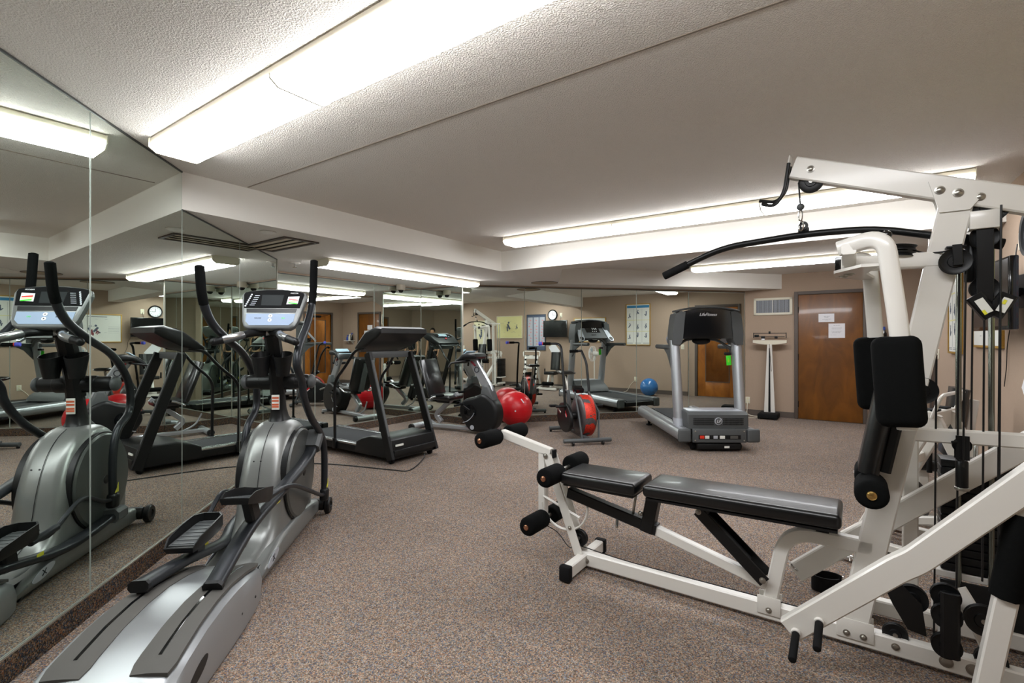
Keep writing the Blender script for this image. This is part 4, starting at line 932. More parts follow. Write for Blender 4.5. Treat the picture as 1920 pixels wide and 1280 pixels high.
# main column, top beam
col = part('main_column', 'white', lambda b: b.rt([V((1.316, 0, .10)), V((1.656, 0, 1.915))], .05, .105, (0, 1, 0), .006))
bolts(col, [(1.513, -.026, 1.205), (1.497, -.026, 1.13)], .013)
tb = part('top_beam', 'white', lambda b: b.rt([V((1.085, 0, 2.150)), V((2.08, 0, 1.79))], .055, .098, (0, 1, 0), .006))
part('beam_end_plate', 'white', lambda b: b.rt([V((1.072, 0, 2.205)), V((1.055, 0, 2.10))], .06, .008), tb)
tg = part('top_gusset', 'white', lambda b: [b.prism([V((x, y, z)) for x, z in ((1.565, 1.99), (1.695, 1.945), (1.72, 1.90), (1.69, 1.86), (1.60, 1.86))], (0, .005, 0)) for y in (-.0335, .0285)])
bolts(tg, [(1.60, -.034, 1.95), (1.655, -.034, 1.93)], .013); bolts(tb, [(1.155, -.028, 2.125), (1.72, -.028, 1.905)], .012)
def pulley(c, ax, r=.05, w_=.02, par=None, nm='pulley'):
    b = MB(); b.lathe([(0, -w_/2), (r*.45, -w_/2), (r*.5, -w_*.3), (r*.85, -w_*.3), (r, -w_/2), (r, -w_*.38), (r*.88, 0), (r, w_*.38), (r, w_/2), (r*.85, w_*.3), (r*.5, w_*.3), (r*.45, w_/2), (0, w_/2)], c, ax, 30); p = b.build(nm, M['black'], par or o)
    b = MB(); a = V(ax).normalized(); b.lathe([(0, 0), (.009, 0), (.009, .006), (0, .006)], V(c)+a*w_*.5, a, 12); b.lathe([(0, 0), (.009, 0), (.009, .006), (0, .006)], V(c)-a*w_*.5, -a, 12); b.build('axle_bolt', M['steel'], p); return p
pulley((1.155, 0, 2.075), (0, 1, 0), .05, .022); pulley((1.75, 0, 1.865), (0, 1, 0), .06, .022)
# bar hooks at the beam tip
for sd in (1, -1):
    part('bar_hook', 'black', lambda b: b.tube(fillet([V((1.068, sd*.03, 2.17)), V((1.050, sd*.032, 2.055-.02*(sd < 0))), V((1.01, sd*.034, 2.01-.035*(sd < 0))), V((.935+.02*(sd < 0), sd*.036, 2.03-.035*(sd < 0)))], .05), .008, 10))
# lat cable, snap hook and bar
part('lat_cable', 'black', lambda b: b.tube([V((1.105, 0, 2.08)), V((1.112, 0, 1.975))], .0035, 8))
part('cable_stop_ball', 'greydark', lambda b: b.sph((1.113, 0, 1.965), .017, 16))
part('snap_hook', 'chrome', lambda b: (b.tube([V((1.113+.008*math.cos(a), 0, 1.925+.026*math.sin(a))) for a in [k*math.pi/6 for k in range(13)]], .003, 6), b.tube([V((1.115+.009*math.cos(a), .002, 1.878+.024*math.sin(a))) for a in [k*math.pi/6 for k in range(13)]], .003, 6)))
bd = V((.992, .0, 0)).normalized(); bc = V((1.122, .045, 1.845))
lb = [V((.47, .045, 1.70)), V((.62, .045, 1.765)), V((.76, .045, 1.815)), V((1.122, .045, 1.845)), V((1.37, .045, 1.835)), V((1.50, .045, 1.80)), V((1.79, .045, 1.725))]
bar = part('lat_bar', 'blacksteel', lambda b: b.tube(fillet([lb[0], V((.76, .045, 1.82)), V((1.122, .045, 1.845)), V((1.39, .045, 1.838)), lb[-1]], .10, 6), .0155, 14), None, 60)
d0 = (V((.76, .045, 1.82))-lb[0]).normalized(); d1_ = (lb[-1]-V((1.39, .045, 1.838))).normalized()
part('bar_grip', 'rubber', lambda b: b.roll(lb[0]-d0*.01, lb[0]+d0*.13, .0215, .004), bar); part('bar_grip', 'rubber', lambda b: b.roll(lb[-1]-d1_*.13, lb[-1]+d1_*.01, .0215, .004), bar)
part('bar_eye', 'blacksteel', lambda b: (b.box((1.122, .04, 1.865), (.045, .012, .02), bev=.004), b.lathe([(.008, -.006), (.020, -.006), (.020, .006), (.008, .006)], (1.122, .03, 1.882), (0, 1, 0), 18, True)), bar)
# leg developer post and arms
post = part('front_post', 'white', lambda b: [b.rt([V((-.02, y, .08)), V((-.235, y, .635))], .012, .055, (0, 1, 0), .003) for y in (-.035, .035)])
bolts(post, [(-.075, -.041, .225)], .009)
sw = part('leg_swing_arm', 'white', lambda b: (b.rt([V((-.225, 0, .645)), V((-.60, 0, .725))], .045, .055, (0, 1, 0), .005), b.rt([V((-.285, 0, .64)), V((-.285, 0, .19))], .045, .05, (0, 1, 0), .005)))
part('end_plug', 'rubber', lambda b: b.box((-.205, 0, .642), (.01, .04, .05)), sw)
bolts(sw, [(-.242, -.045, .632)], .012)
for c, l0, l1, rr in (((-.60, .715), -.245, -.05, .052), ((-.60, .715), .05, .245, .052), ((-.135, .555), -.245, -.06, .055), ((-.135, .57), .06, .245, .055), ((-.255, .25), -.24, -.045, .055), ((-.265, .235), .045, .24, .055)):
    rl = part('foam_roller', 'foam', lambda b: b.roll((c[0], l0, c[1]), (c[0], l1, c[1]), rr, .018), None, 60)
    e_ = l0 if abs(l0) > abs(l1) else l1; sd = -1 if e_ < 0 else 1
    part('copper_end_cap', 'copper', lambda b: b.lathe([(0, 0), (.017, 0), (.016, .005), (.010, .009), (0, .010)], (c[0], e_, c[1]), (0, sd, 0), 18), rl)
part('roller_axles', 'steel', lambda b: [b.roll((x, -.1, z), (x, .1, z), .011, .002) for x, z in ((-.60, .715), (-.135, .562), (-.26, .243))])
arcp = [V((-.245, 0, .35))]+[V((-.10+.16*math.cos(a), 0, .40+.17*math.sin(a))) for a in [math.pi*(1.05+.95*k/12) for k in range(13)]]
part('adjustment_arc', 'white', lambda b: (b.rt([V((-.125+.155*math.cos(a), -.02, .345+.145*math.sin(a))) for a in [math.pi*(1.02+1.02*k/14) for k in range(15)]], .02, .012), b.rt([V((-.27, -.02, .375)), V((-.02, -.02, .29))], .02, .012)))
pulley((-.03, 0, .165), (0, 1, 0), .05, .022)
part('low_cable', 'black', lambda b: b.tube(cr([V((-.27, 0, .19)), V((-.18, 0, .16)), V((-.10, 0, .09)), V((-.03, 0, .115)), V((.3, 0, .10)), V((1.2, 0, .105))], 6), .003, 6))
# sloped bench support: black sleeve and white tube
part('bench_rail_sleeve', 'blacksteel', lambda b: b.rt([V((-.10, 0, .425)), V((.44, 0, .318))], .055, .062, (0, 1, 0), .005))
part('bench_rail', 'white', lambda b: b.rt([V((.40, 0, .322)), V((1.0, 0, .17))], .045, .052, (0, 1, 0), .005))
part('bench_bracket', 'blacksteel', lambda b: b.rt([V((.43, 0, .53)), V((.385, 0, .30))], .07, .07, (0, 1, 0), .006))
st = part('bench_strut', 'blacksteel', lambda b: [b.rt([V((.664, y, .478)), V((.97, y, .20))], .008, .058, (0, 1, 0), .004) for y in (-.05, .05)])
part('strut_bridge', 'blacksteel', lambda b: b.rt([V((.70, 0, .45)), V((.90, 0, .27))], .095, .006), st)
bolts(st, [(.668, -.054, .474), (.962, -.054, .208)], .011)
part('adjustment_pin', 'steel', lambda b: (b.roll((.30, 0, .36), (.325, 0, .52), .007, .002), b.sph((.36, -.04, .40), .014, 12), b.roll((.22, -.03, .33), (.24, -.08, .31), .008, .002)))
# pads
def pad(nm, p0, p1, wd, th, mt='vinyl'):
    b = MB(); d = V(p1)-V(p0); L = d.length; an = math.atan2(d.z, d.x)
    b.box(((p0[0]+p1[0])/2, 0, (p0[2]+p1[2])/2), (L, wd, th), Matrix.Rotation(-an, 3, 'Y'), bev=.022, seg=4); return b.build(nm, M[mt], o, 60)
sp = pad('seat_pad', (-.09, 0, .543), (.365, 0, .548), .29, .068)
bp_ = pad('bench_pad', (.405, 0, .555), (1.275, 0, .570), .29, .065)
part('pad_board', 'black', lambda b: b.box((.84, 0, .52), (.84, .26, .012), Matrix.Rotation(-.017, 3, 'Y')), bp_); part('pad_board', 'black', lambda b: b.box((.14, 0, .508), (.42, .26, .012)), sp)
part('pad_rail', 'blacksteel', lambda b: b.rt([V((.45, 0, .505)), V((1.22, 0, .515))], .05, .03))
part('arch_bumper', 'rubber', lambda b: b.box((1.20, 0, .495), (.05, .05, .03)))
# seat back pad on the column with its two rollers
part('back_pad', 'vinyl', lambda b: b.rt([V((1.366, 0, .79)), V((1.442, 0, 1.21))], .26, .072, (0, 1, 0), .02), None, 60)
part('back_pad_spine', 'blacksteel', lambda b: b.rt([V((1.42, 0, .80)), V((1.47, 0, 1.06))], .20, .045, (0, 1, 0), .01))
for l0, l1 in ((-.245, -.05), (.05, .245)):
    rl = part('foam_roller', 'foam', lambda b: b.roll((1.375, l0, .735), (1.375, l1, .735), .058, .018), None, 60)
    sd = -1 if l0 < -.1 else 1; e_ = l0 if sd < 0 else l1
    part('brass_end_cap', 'brass', lambda b: b.lathe([(0, 0), (.018, 0), (.017, .005), (.010, .009), (0, .010)], (1.375, e_, .735), (0, sd, 0), 18), rl)
# press arm yoke
part('press_pivot_beam', 'white', lambda b: b.rt([V((1.27, 0, 1.682)), V((1.60, 0, 1.675))], .055, .062, (0, 1, 0), .006))
part('pivot_end_plug', 'blackgloss', lambda b: b.box((1.262, 0, 1.682), (.03, .05, .065), bev=.004))
pv = part('pivot_plate', 'white', lambda b: b.prism([V((x, y, 1.635)) for x, y in ((1.245, -.09), (1.34, -.26), (1.40, -.26), (1.36, 0), (1.40, .26), (1.34, .26), (1.245, .09))], (0, 0, .012)))
bolts(pv, [(1.30, -.04, 1.635), (1.28, .03, 1.635)], .016, (0, 0, -1))
pulley((1.478, 0, 1.735), (.1, 0, 1), .055, .022); pulley((1.478, 0, 1.708), (.1, 0, 1), .05, .018)
part('pulley_knob', 'blackgloss', lambda b: b.sph(g.L(1662, 440, -.12), .020, 16, (1, 1, .85)))
for sd in (-1, 1):
    pth = fillet([V((1.268, sd*.20, 1.722)), V((1.415, sd*.25, 1.755)), V((1.462, sd*.265, 1.36)), V((1.482, sd*.265, 1.01))], .13, 8) if sd < 0 else fillet([V((1.29, sd*.20, 1.722)), V((1.375, sd*.25, 1.735)), V((1.40, sd*.26, 1.36)), V((1.41, sd*.26, 1.05))], .11, 8)
    am = part('press_arm', 'white', lambda b: b.rt(pth, .05, .062, (0, 1, 0), .008), None, 50)
    part('arm_bracket', 'white', lambda b: b.rt([V((1.30, sd*.03, 1.69)), V((1.30, sd*.24, 1.715))], .05, .045, (1, 0, 0), .006), am)
    a_, c_ = pth[-1], pth[-2]
    part('press_pad', 'foam', lambda b: b.box(((a_.x-.026 if sd < 0 else a_.x-.012), sd*.265, 1.19), (.155, .10, .345), Matrix.Rotation(-.06, 3, 'Y'), bev=.035, seg=4), am, 60)
# lower press yoke
for sd in (-1, 1):
    if sd < 0: pth = [V((1.10, -.32, .155)), V((1.455, -.32, .505)), V((1.50, -.32, .54)), V((1.80, -.32, .885)), V((1.98, -.32, 1.09))]; pth = fillet(pth, .06, 4)
    else: pth = [V((1.07, .28, .15)), V((1.515, .28, .56)), V((1.70, .28, .725)), V((1.98, .28, .97))]
    ya = part('leg_press_arm', 'white', lambda b: b.rt(pth, .05, .092, (0, 1, 0), .006))
    if sd < 0:
        for x, z in ((1.125, .165), (1.205, .235)):
            part('peg_collar', 'white', lambda b: b.roll((x, -.345, z), (x, -.36, z-.003), .018, .003), ya)
            part('peg_grip', 'rubber', lambda b: b.roll((x, -.355, z-.003), (x, -.50, z-.035), .0145, .006), ya)
    else:
        part('cable_hook', 'chrome', lambda b: b.tube(cr([V((1.08, .25, .17)), V((1.06, .22, .20)), V((1.03, .22, .24)), V((1.02, .24, .27))], 4), .005, 8), ya)
part('yoke_crossbar', 'white', lambda b: b.rt([V((1.97, -.32, 1.06)), V((1.97, .28, .97))], .05, .06, (1, 0, 0), .006))
# weight stack
WS = V((1.775, .42, 0))
part('stack_base', 'white', lambda b: b.rt([V((1.62, .42, .27)), V((1.93, .42, .27))], .12, .03, (0, 1, 0), .004))
for k in range(14):
    pl = part('weight_plate', 'black', lambda b: b.box((WS.x, WS.y, .307+k*.0365), (.26, .12, .033), bev=.004))
part('selector_rod', 'chrome', lambda b: b.roll((WS.x, WS.y, .27), (WS.x, WS.y, .90), .010, .002))
part('rod_foot', 'white', lambda b: b.rt([V((1.62, .42, .10)), V((1.93, .42, .10))], .07, .05, (0, 1, 0), .005))
for x in (1.704, 1.812):
    part('guide_rod', 'rod', lambda b: b.roll((x, .34, .10), (x, .34, 1.80), .011, .002))
part('rear_column', 'white', lambda b: b.rt([V((1.95, .02, .08)), V((1.95, .02, 1.80))], .06, .06, (0, 1, 0), .006))
part('guide_rod_block', 'white', lambda b: b.box((1.735, 0, 1.815), (.09, .075, .07), bev=.003))
part('cross_tie', 'white', lambda b: (b.rt([V((1.735, .0, 1.80)), V((1.735, .34, 1.80))], .04, .04, (0, 0, 1), .004), b.rt([V((1.60, .34, 1.80)), V((1.80, .34, 1.80))], .04, .03, (0, 1, 0), .004)))
for y in (-.022, .03):
    part('pulley_hanger', 'blacksteel', lambda b: b.rt([V((1.735, y, 1.78)), V((1.735, y, 1.50))], .006, .05, (0, 1, 0), .002))
part('hanger_sleeve', 'chrome', lambda b: b.roll((1.735, 0, 1.69), (1.735, 0, 1.62), .016, .003))
pulley((1.735, 0, 1.75), (0, 1, 0), .045, .02); pulley((1.735, 0, 1.55), (0, 1, 0), .045, .02)
part('black_shock_tube', 'blacksteel', lambda b: (b.roll((1.705, .05, 1.73), (1.705, .05, 1.58), .022, .005), b.roll((1.66, .05, 1.74), (1.76, .05, 1.735), .02, .005)))
px_ = pulley((1.643, -.06, 1.655), (0, 1, 0), .05, .022)
part('pulley_bracket', 'blacksteel', lambda b: (b.rt([V((1.647, -.078, 1.72)), V((1.650, -.078, 1.64))], .006, .03), b.box((1.645, -.055, 1.712), (.06, .05, .008), bev=.002)), px_)
part('press_cable', 'black', lambda b: b.tube(cr([V((1.52, .02, 1.725)), V((1.56, -.01, 1.705)), V((1.61, -.04, 1.70)), V((1.643, -.06, 1.705))], 6), .0035, 8))
for x, y, z0, z1 in ((1.593, -.005, 1.27, .12), (1.66, -.02, 1.66, .30), (1.675, -.055, 1.62, .85), (1.714, .06, 1.80, .92), (1.738, .0, 1.80, .40), (1.775, -.05, 1.86, .32), (1.79, .045, 1.86, .62)):
    part('cable', 'black', lambda b: b.tube(cr([V((x, y, z0)), V((x-.004, y, (z0+z1)/2)), V((x-.008, y, z1))], 5), .0035, 6))
pulley((1.545, -.015, 1.14), (0, 1, 0), .055, .022)
pulley((1.668, -.02, .93), (0, 1, 0), .03, .018)
part('floating_pulley_frame', 'blacksteel', lambda b: ([b.rt([V((1.668, y, .97)), V((1.668, y, .875))], .005, .042, (0, 1, 0), .002) for y in (-.038, -.002)], b.roll((1.668, -.02, .87), (1.668, -.02, .76), .02, .006), b.roll((1.60+.035, -.055, .945), (1.70, .015, .945), .005, .001)))
part('floating_pulley_ring', 'steel', lambda b: b.roll((1.668, -.02, .765), (1.668, -.02, .752), .024, .003))
# selector plates with warning labels
sb = part('warning_bracket', 'blacksteel', lambda b: (b.rt([V((1.70, -.02, 1.52)), V((1.755, -.02, 1.44))], .05, .055), b.rt([V((1.755, -.02, 1.44)), V((1.80, -.02, 1.52))], .05, .055)))
for x0, x1 in (((1.712, 1.505), (1.742, 1.452)), ((1.772, 1.455), (1.796, 1.505))):
    lb_ = part('warning_label', 'posterwhite', lambda b: b.rt([V((x0[0], -.047, x0[1])), V((x1[0], -.047, x1[1]))], .002, .028, (0, 1, 0), .0005), sb)
    part('label_stripe', 'yellow', lambda b: b.rt([V((x0[0]*.3+x1[0]*.7-.008, -.049, x0[1]*.3+x1[1]*.7-.006)), V((x1[0]-.008, -.049, x1[1]-.006))], .001, .010, (0, 1, 0), .0003), lb_)
# lower pulley cluster
part('lower_pulley_plate', 'blacksteel', lambda b: [b.prism([V((x, y, z)) for x, z in ((1.42, .31), (1.46, .35), (1.545, .265), (1.56, .14), (1.50, .15), (1.45, .24))], (0, .005, 0)) for y in (-.035, .03)])
pulley((1.515, -.0, .27), (0, 1, 0), .055, .024); pulley((1.46, 0, .10), (0, 1, 0), .045, .02)
part('swivel_bracket', 'blacksteel', lambda b: b.rt([V((1.625, -.09, .36)), V((1.625, -.09, .11))], .03, .06, (0, 1, 0), .01))
for z in (.335, .265, .15): pulley((1.615, -.06 if z > .3 else -.085, z), (0, 1, 0), .048, .022)
pulley((1.727, -.04, .265), (0, 1, 0), .058, .024); pulley((1.755, 0, .10), (0, 1, 0), .05, .02)
part('stack_support', 'white', lambda b: (b.rt([V((1.66, .03, .34)), V((1.71, .0, .25))], .02, .06), b.rt([V((1.72, .0, .22)), V((1.77, .0, .09))], .02, .055), b.rt([V((1.62, .02, .34)), V((1.62, .02, .09))], .04, .04)))
part('rear_shroud', 'black', lambda b: b.box((1.78, .34, .17), (.28, .02, .17), bev=.004))
# front right leg-curl post near the camera
cp_ = part('curl_arm', 'white', lambda b: b.rt([V((1.69, -.30, .13)), V((1.80, -.30, .85))], .05, .062, (0, 1, 0), .006))
part('foam_sleeve', 'foam', lambda b: b.rt([V((1.742, -.30, .47)), V((1.785, -.30, .76))], .075, .085, (0, 1, 0), .025), cp_, 60)
part('curl_arm_brace', 'white', lambda b: b.rt([V((1.79, -.28, .82)), V((1.93, 0, .82))], .05, .05, (0, 0, 1), .006))
part('seat_brace', 'white', lambda b: b.rt([V((1.48, 0, .955)), V((1.95, .02, .965))], .045, .055, (0, 1, 0), .006)); part('rear_post', 'white', lambda b: b.rt([V((1.535, .36, .06)), V((1.535, .36, .95))], .05, .06, (0, 1, 0), .006), o); part('post_tie', 'white', lambda b: b.rt([V((1.535, .02, .955)), V((1.535, .36, .955))], .045, .05, (1, 0, 0), .006))
# ankle strap and chrome bar on the floor beneath
qz = g.Z(1590, 1045, .02)
of = thing('cable_handle', 'chrome cable curl bar lying on the carpet under the bench arch', 'handle', loc=g.W(qz.x, qz.y, 0), rz=g.rz)
b = MB(); b.roll((-.10, 0, .02), (.12, 0, .02), .014, .003); b.build('bar', M['chrome'], of)
b = MB(); b.roll((-.02, 0, .02), (.03, 0, .02), .02, .004); b.tube([V((.0, 0, .04)), V((.005, -.03, .05)), V((.01, -.05, .02))], .005, 8); b.build('swivel', M['chrome'], of)
qz = g.Z(1550, 1100, .02)
of = thing('ankle_strap', 'black ankle strap dropped on the carpet beside the white base beam', 'strap', loc=g.W(qz.x, qz.y, 0), rz=g.rz+.4)
b = MB(); b.sweep([V((.07*math.cos(a), .05*math.sin(a), .045)) for a in [k*2*math.pi/22 for k in range(20)]], [(-.04, .003), (.04, .003), (.04, -.003), (-.04, -.003)], V((0, 0, 1))); b.build('webbing', M['rubber'], of)
b = MB(); b.lathe([(.012, -.003), (.018, -.003), (.018, .003), (.012, .003)], (.075, 0, .07), (1, 0, 0), 16, True); b.build('ring', M['chrome'], of)

# ================================================================ FAN BIKE
a_ = Fr(.965, 6.27, .2, -.95)
o = thing('fan_bike', 'black upright fan bike with red painted fan wheel in front of the mirrors', 'exercise bike', fr=a_)
def part(nm, mt, fn, par=None, ang=35):
    b = MB(); fn(b); return b.build(nm, M[mt], par or o, ang)
part('front_stabiliser', 'greydark', lambda b: b.roll((0, -.32, .06), (0, .32, .06), .028, .004)); part('rear_stabiliser', 'greydark', lambda b: b.roll((-.98, -.22, .05), (-.98, .22, .05), .028, .004))
for sd in (1, -1):
    part('front_wheel', 'black', lambda b: b.lathe([(0, -.012), (.028, -.012), (.028, .012), (0, .012)], (.02, sd*.2, .028), (0, 1, 0), 18))
    part('rear_foot', 'black', lambda b: b.roll((-.98, sd*.2, 0), (-.98, sd*.2, .03), .018, .003))
part('base_rail', 'greydark', lambda b: b.rt([V((-.98, 0, .08)), V((0, 0, .08))], .05, .04))
fw = part('fan_wheel', 'fancage', lambda b: b.lathe([(0, -.10), (.08, -.11), (.20, -.105), (.252, -.09), (.272, -.07), (.280, 0), (.272, .07), (.252, .09), (.20, .105), (.08, .11), (0, .10)], (-.30, .06, .335), (0, 1, 0), 48), None, 50)
fw.data.materials.append(M['drumside'])
for pl in fw.data.polygons:
    if math.hypot(pl.center.x+.30, pl.center.z-.335) < .262 or pl.center.y < .0: pl.material_index = 1
for sd in (1, -1): part('wheel_hub', 'black', lambda b: b.roll((-.30, .06+sd*.08, .335), (-.30, .06+sd*.19, .335), .05, .006), fw)
cg = part('chain_guard', 'black', lambda b: b.pillow([(-.42+.30*math.cos(k*math.pi/12), .30+.20*math.sin(k*math.pi/12)) for k in range(24)], .022, .012, off=-.165), None, 50)
part('guard_logo', 'red', lambda b: b.box((-.30, -.19, .36), (.10, .003, .03), Matrix.Rotation(.7, 3, 'Y')), cg); part('guard_logo_stripe', 'paper', lambda b: b.box((-.31, -.1905, .345), (.08, .003, .012), Matrix.Rotation(.7, 3, 'Y')), cg)
for y in (-.08, .20):
    part('fork_leg', 'greydark', lambda b: b.rt([V((-.04, y*.8, .08)), V((-.22, y, .30)), V((-.36, y*.8, .60))] if 0 else [V((-.02, y*.8, .07)), V((-.12, y, .40)), V((-.33, y*.7, .64))], .02, .03))
part('seat_tube', 'greydark', lambda b: b.rt([V((-.62, 0, .09)), V((-.80, 0, .62))], .05, .05)); 
stp = part('seat_post', 'steel', lambda b: b.roll((-.78, 0, .55), (-.88, 0, .83), .018, .002))
part('post_knob', 'black', lambda b: b.sph((-.76, -.05, .60), .02, 12), stp)
part('saddle', 'vinyl', lambda b: b.pillow([(-1.02, .855), (-1.0, .89), (-.9, .895), (-.76, .875), (-.73, .86), (-.80, .845), (-.95, .84)], .10, .03), None, 60)
part('console_box', 'blackgloss', lambda b: b.box((-.42, .02, .67), (.11, .14, .06), Matrix.Rotation(.45, 3, 'Y'), bev=.008))
for sd, pts in ((-1, ((1076, 800), (1076, 735), (1076, 665), (1074, 648))), (1, ((1119, 762), (1115, 732), (1109, 681), (1104, 661)))):
    q = [a_.L(px, py, sd*.19 if sd < 0 else .16) for px, py in pts]; q = [V((-.34, q[0].y, .36)), V((-.36, q[1].y, .62)), V((-.47, q[2].y, 1.10)), V((-.50, q[3].y, 1.24))]
    if sd > 0: q[2].z = 1.04; q[3] = V((-.56, .13, 1.17))
    end = [V((-.60, q[3].y+sd*.01, 1.29 if sd < 0 else 1.19)), V((-.66, q[3].y+sd*.23 if sd < 0 else -.02, 1.29 if sd < 0 else 1.18))]
    pth = fillet(q+end, .09, 5); lv = part('handle_lever', 'blacksteel', lambda b: b.tube(pth, .017, 12), None, 60)
    dd = (pth[-1]-pth[-2]).normalized(); part('grip', 'foam', lambda b: b.roll(pth[-1]-dd*.12, pth[-1], .021, .004), lv)
    if sd < 0: part('blue_tip', 'bluegrip', lambda b: b.roll(pth[-1]-dd*.002, pth[-1]+dd*.05, .026, .006), lv); part('red_band', 'redplastic', lambda b: b.roll(pth[-1]-dd*.012, pth[-1]-dd*.002, .0225, .001), lv)
    part('foot_peg', 'black', lambda b: b.roll((-.30, sd*.19, .46), (-.30, sd*.33, .46), .016, .003), lv)
    ck = part('crank_arm', 'steel', lambda b: b.seg((-.52, sd*.19, .34), (-.52+sd*.15, sd*.19, .40 if sd < 0 else .28), .018, .03)); part('pedal', 'rubber', lambda b: b.box((-.52+sd*.15, sd*.25, .42 if sd < 0 else .28), (.09, .11, .03), bev=.006), ck)
part('pulse_housing', 'black', lambda b: b.box((-.66, 0, .28), (.16, .06, .12), bev=.02))

# ================================================================ SILVER TREADMILL
f = Fr(2.485, 5.88, -.02, -1)
o = thing('treadmill', 'silver and grey treadmill facing the camera in front of the far mirrors', 'treadmill', fr=f)
for sd in (1, -1):
    part('side_rail', 'silver', lambda b: [b.quadstrip([[V((s_, sd*y, z)) for y, z in ((.33, .265), (.36, .275), (.43, .275), (.475, .245), (.49, .19), (.48, .14), (.44, .115), (.34, .115), (.33, .15))] for s_ in (-.03, -2.08)])], None, 50)
    part('rail_end_cap', 'greydark', lambda b: b.box((-.015, sd*.41, .195), (.05, .155, .165), bev=.03, seg=3))
    ec = part('rail_end_cap', 'greydark', lambda b: b.box((-2.09, sd*.40, .19), (.05, .145, .16), bev=.03, seg=3))
    part('rail_grooves', 'greydark', lambda b: [b.box((-1.05, sd*(.36+.022*k), .2755), (1.9, .006, .004)) for k in range(3)])
    part('rear_foot', 'rubber', lambda b: (b.roll((-1.85, sd*.36, 0), (-1.85, sd*.36, .02), .045, .006), b.roll((-1.85, sd*.36, .02), (-1.85, sd*.36, .12), .02, .003)))
    part('front_wheel', 'rubber', lambda b: b.lathe([(0, -.02), (.045, -.02), (.05, -.012), (.05, .012), (.045, .02), (0, .02)], (-.12, sd*.28, .05), (0, 1, 0), 24))
    bs = V((-.30, sd*.385, .27)); tp2 = V((-.46, sd*.395, 1.34))
    up = part('upright', 'silver', lambda b: [b.quadstrip([[p+V((.08*k*math.cos(q), .062*k*math.sin(q), 0)) for q in [2*math.pi*j/20 for j in range(20)]] for p, k in ((bs, 1.05), (bs.lerp(tp2, .08), 1), (tp2, .95))])], None, 50)
    part('upright_collar', 'silverlt', lambda b: [b.quadstrip([[p+V((.086*math.cos(q), .068*math.sin(q), 0)) for q in [2*math.pi*j/20 for j in range(20)]] for p in (bs+V((0, 0, .0)), bs.lerp(tp2, .085))])], up)
    part('side_arm', 'greydark', lambda b: b.rt(fillet([V((-.50, sd*.41, 1.24)), V((-.62, sd*.44, 1.25)), V((-1.10, sd*.44, 1.25))], .06), .055, .06, (0, 1, 0), .018), up, 50)
    part('arm_gusset', 'greydark', lambda b: b.prism([V((x, sd*.43-.012, z)) for x, z in ((-.50, 1.25), (-.78, 1.23), (-.62, 1.15), (-.46, .98))], (0, .024, 0)), up)
part('running_deck', 'black', lambda b: b.box((-1.15, 0, .195), (1.86, .64, .06), bev=.01)); part('running_belt', 'belt', lambda b: (b.box((-1.18, 0, .234), (1.78, .52, .012), bev=.004), b.roll((-2.07, -.27, .20), (-2.07, .27, .20), .035, .005)))
part('rear_roller_guard', 'black', lambda b: b.box((-2.10, 0, .175), (.04, .64, .08), bev=.01))
hd = part('motor_hood', 'greydark', lambda b: b.pillow([(-.04, .27), (-.03, .44), (-.07, .475), (-.40, .475), (-.60, .36), (-.66, .26)], .365, .02))
part('hood_top', 'silverlt', lambda b: b.box((-.24, 0, .477), (.30, .66, .006), bev=.002), hd)
gr = part('hood_perforation', 'black', lambda b: [b.box((-.027, sd*(.045+k*.0165) , .395-j*.022), (.004, .010, .011)) for sd in (1, -1) for k in range(1, 16) for j in range(4)], hd)
lg = part('logo_disc', 'silverlt', lambda b: b.lathe([(0, 0), (.045, 0), (.045, .006), (.035, .008), (0, .008)], (-.030, 0, .365), (1, 0, 0), 30), hd)
part('logo_inlay', 'greydark', lambda b: b.lathe([(.0, 0), (.037, 0), (.037, .001), (0, .001)], (-.0215, 0, .365), (1, 0, 0), 30), lg)
text('logo_letters', 'LF', .052, M['paper'], (-.020, 0, .365), axes((0, 1, 0), (0, 0, 1), (1, 0, 0)), lg, shear=.3)
fp = part('front_panel', 'greydark', lambda b: b.box((-.01, 0, .195), (.04, .64, .165), bev=.01))
part('socket_recess', 'black', lambda b: b.box((.0105, 0, .18), (.006, .50, .05), bev=.002), fp)
for y, w2, mt in ((-.21, .05, 'redplastic'), (-.15, .05, 'posterwhite'), (-.05, .05, 'silverlt'), (.03, .06, 'posterwhite'), (.17, .09, 'greypad')): part('connector', mt, lambda b: b.box((.014, y, .18), (.004, w2, .036)), fp)
bolts(fp, [(.012, y, z) for y in (-.29, .29) for z in (.14, .25)], .007, (1, 0, 0))
part('base_tray', 'black', lambda b: b.box((-.10, 0, .065), (.20, .52, .07), bev=.01)); part('serial_label', 'posterwhite', lambda b: b.box((.001, .09, .06), (.003, .06, .025)))
cs = part('console_hood', 'blackgloss', lambda b: [b.quadstrip([[V((x+ox, y*k, z)) for y, z in ol] for x, k, ox in ((-.54, .96, 0), (-.38, 1, 0), (-.36, .985, 0))]) for ol in [[(-.36, 1.36), (-.40, 1.50), (-.41, 1.62), (-.395, 1.665), (-.33, 1.70), (-.18, 1.735), (0, 1.745), (.18, 1.735), (.33, 1.70), (.395, 1.665), (.41, 1.62), (.40, 1.50), (.36, 1.36)]]], None, 30)
for sd in (1, -1): part('console_side', 'greydark', lambda b: b.prism([V((-.585, sd*y, z)) for y, z in ((.32, 1.34), (.295, 1.62), (.285, 1.70), (.34, 1.71), (.41, 1.675), (.425, 1.60), (.445, 1.42), (.44, 1.28), (.35, 1.28))], (.235, 0, 0)), cs, 30)
part('console_brow', 'greydark', lambda b: b.rt([V((-.45, y, 1.758-.19*y*y-.28*abs(y)**3)) for y in [-.40+.8*k/16 for k in range(17)]], .025, .17, (0, 0, 1), .008), cs, 50)
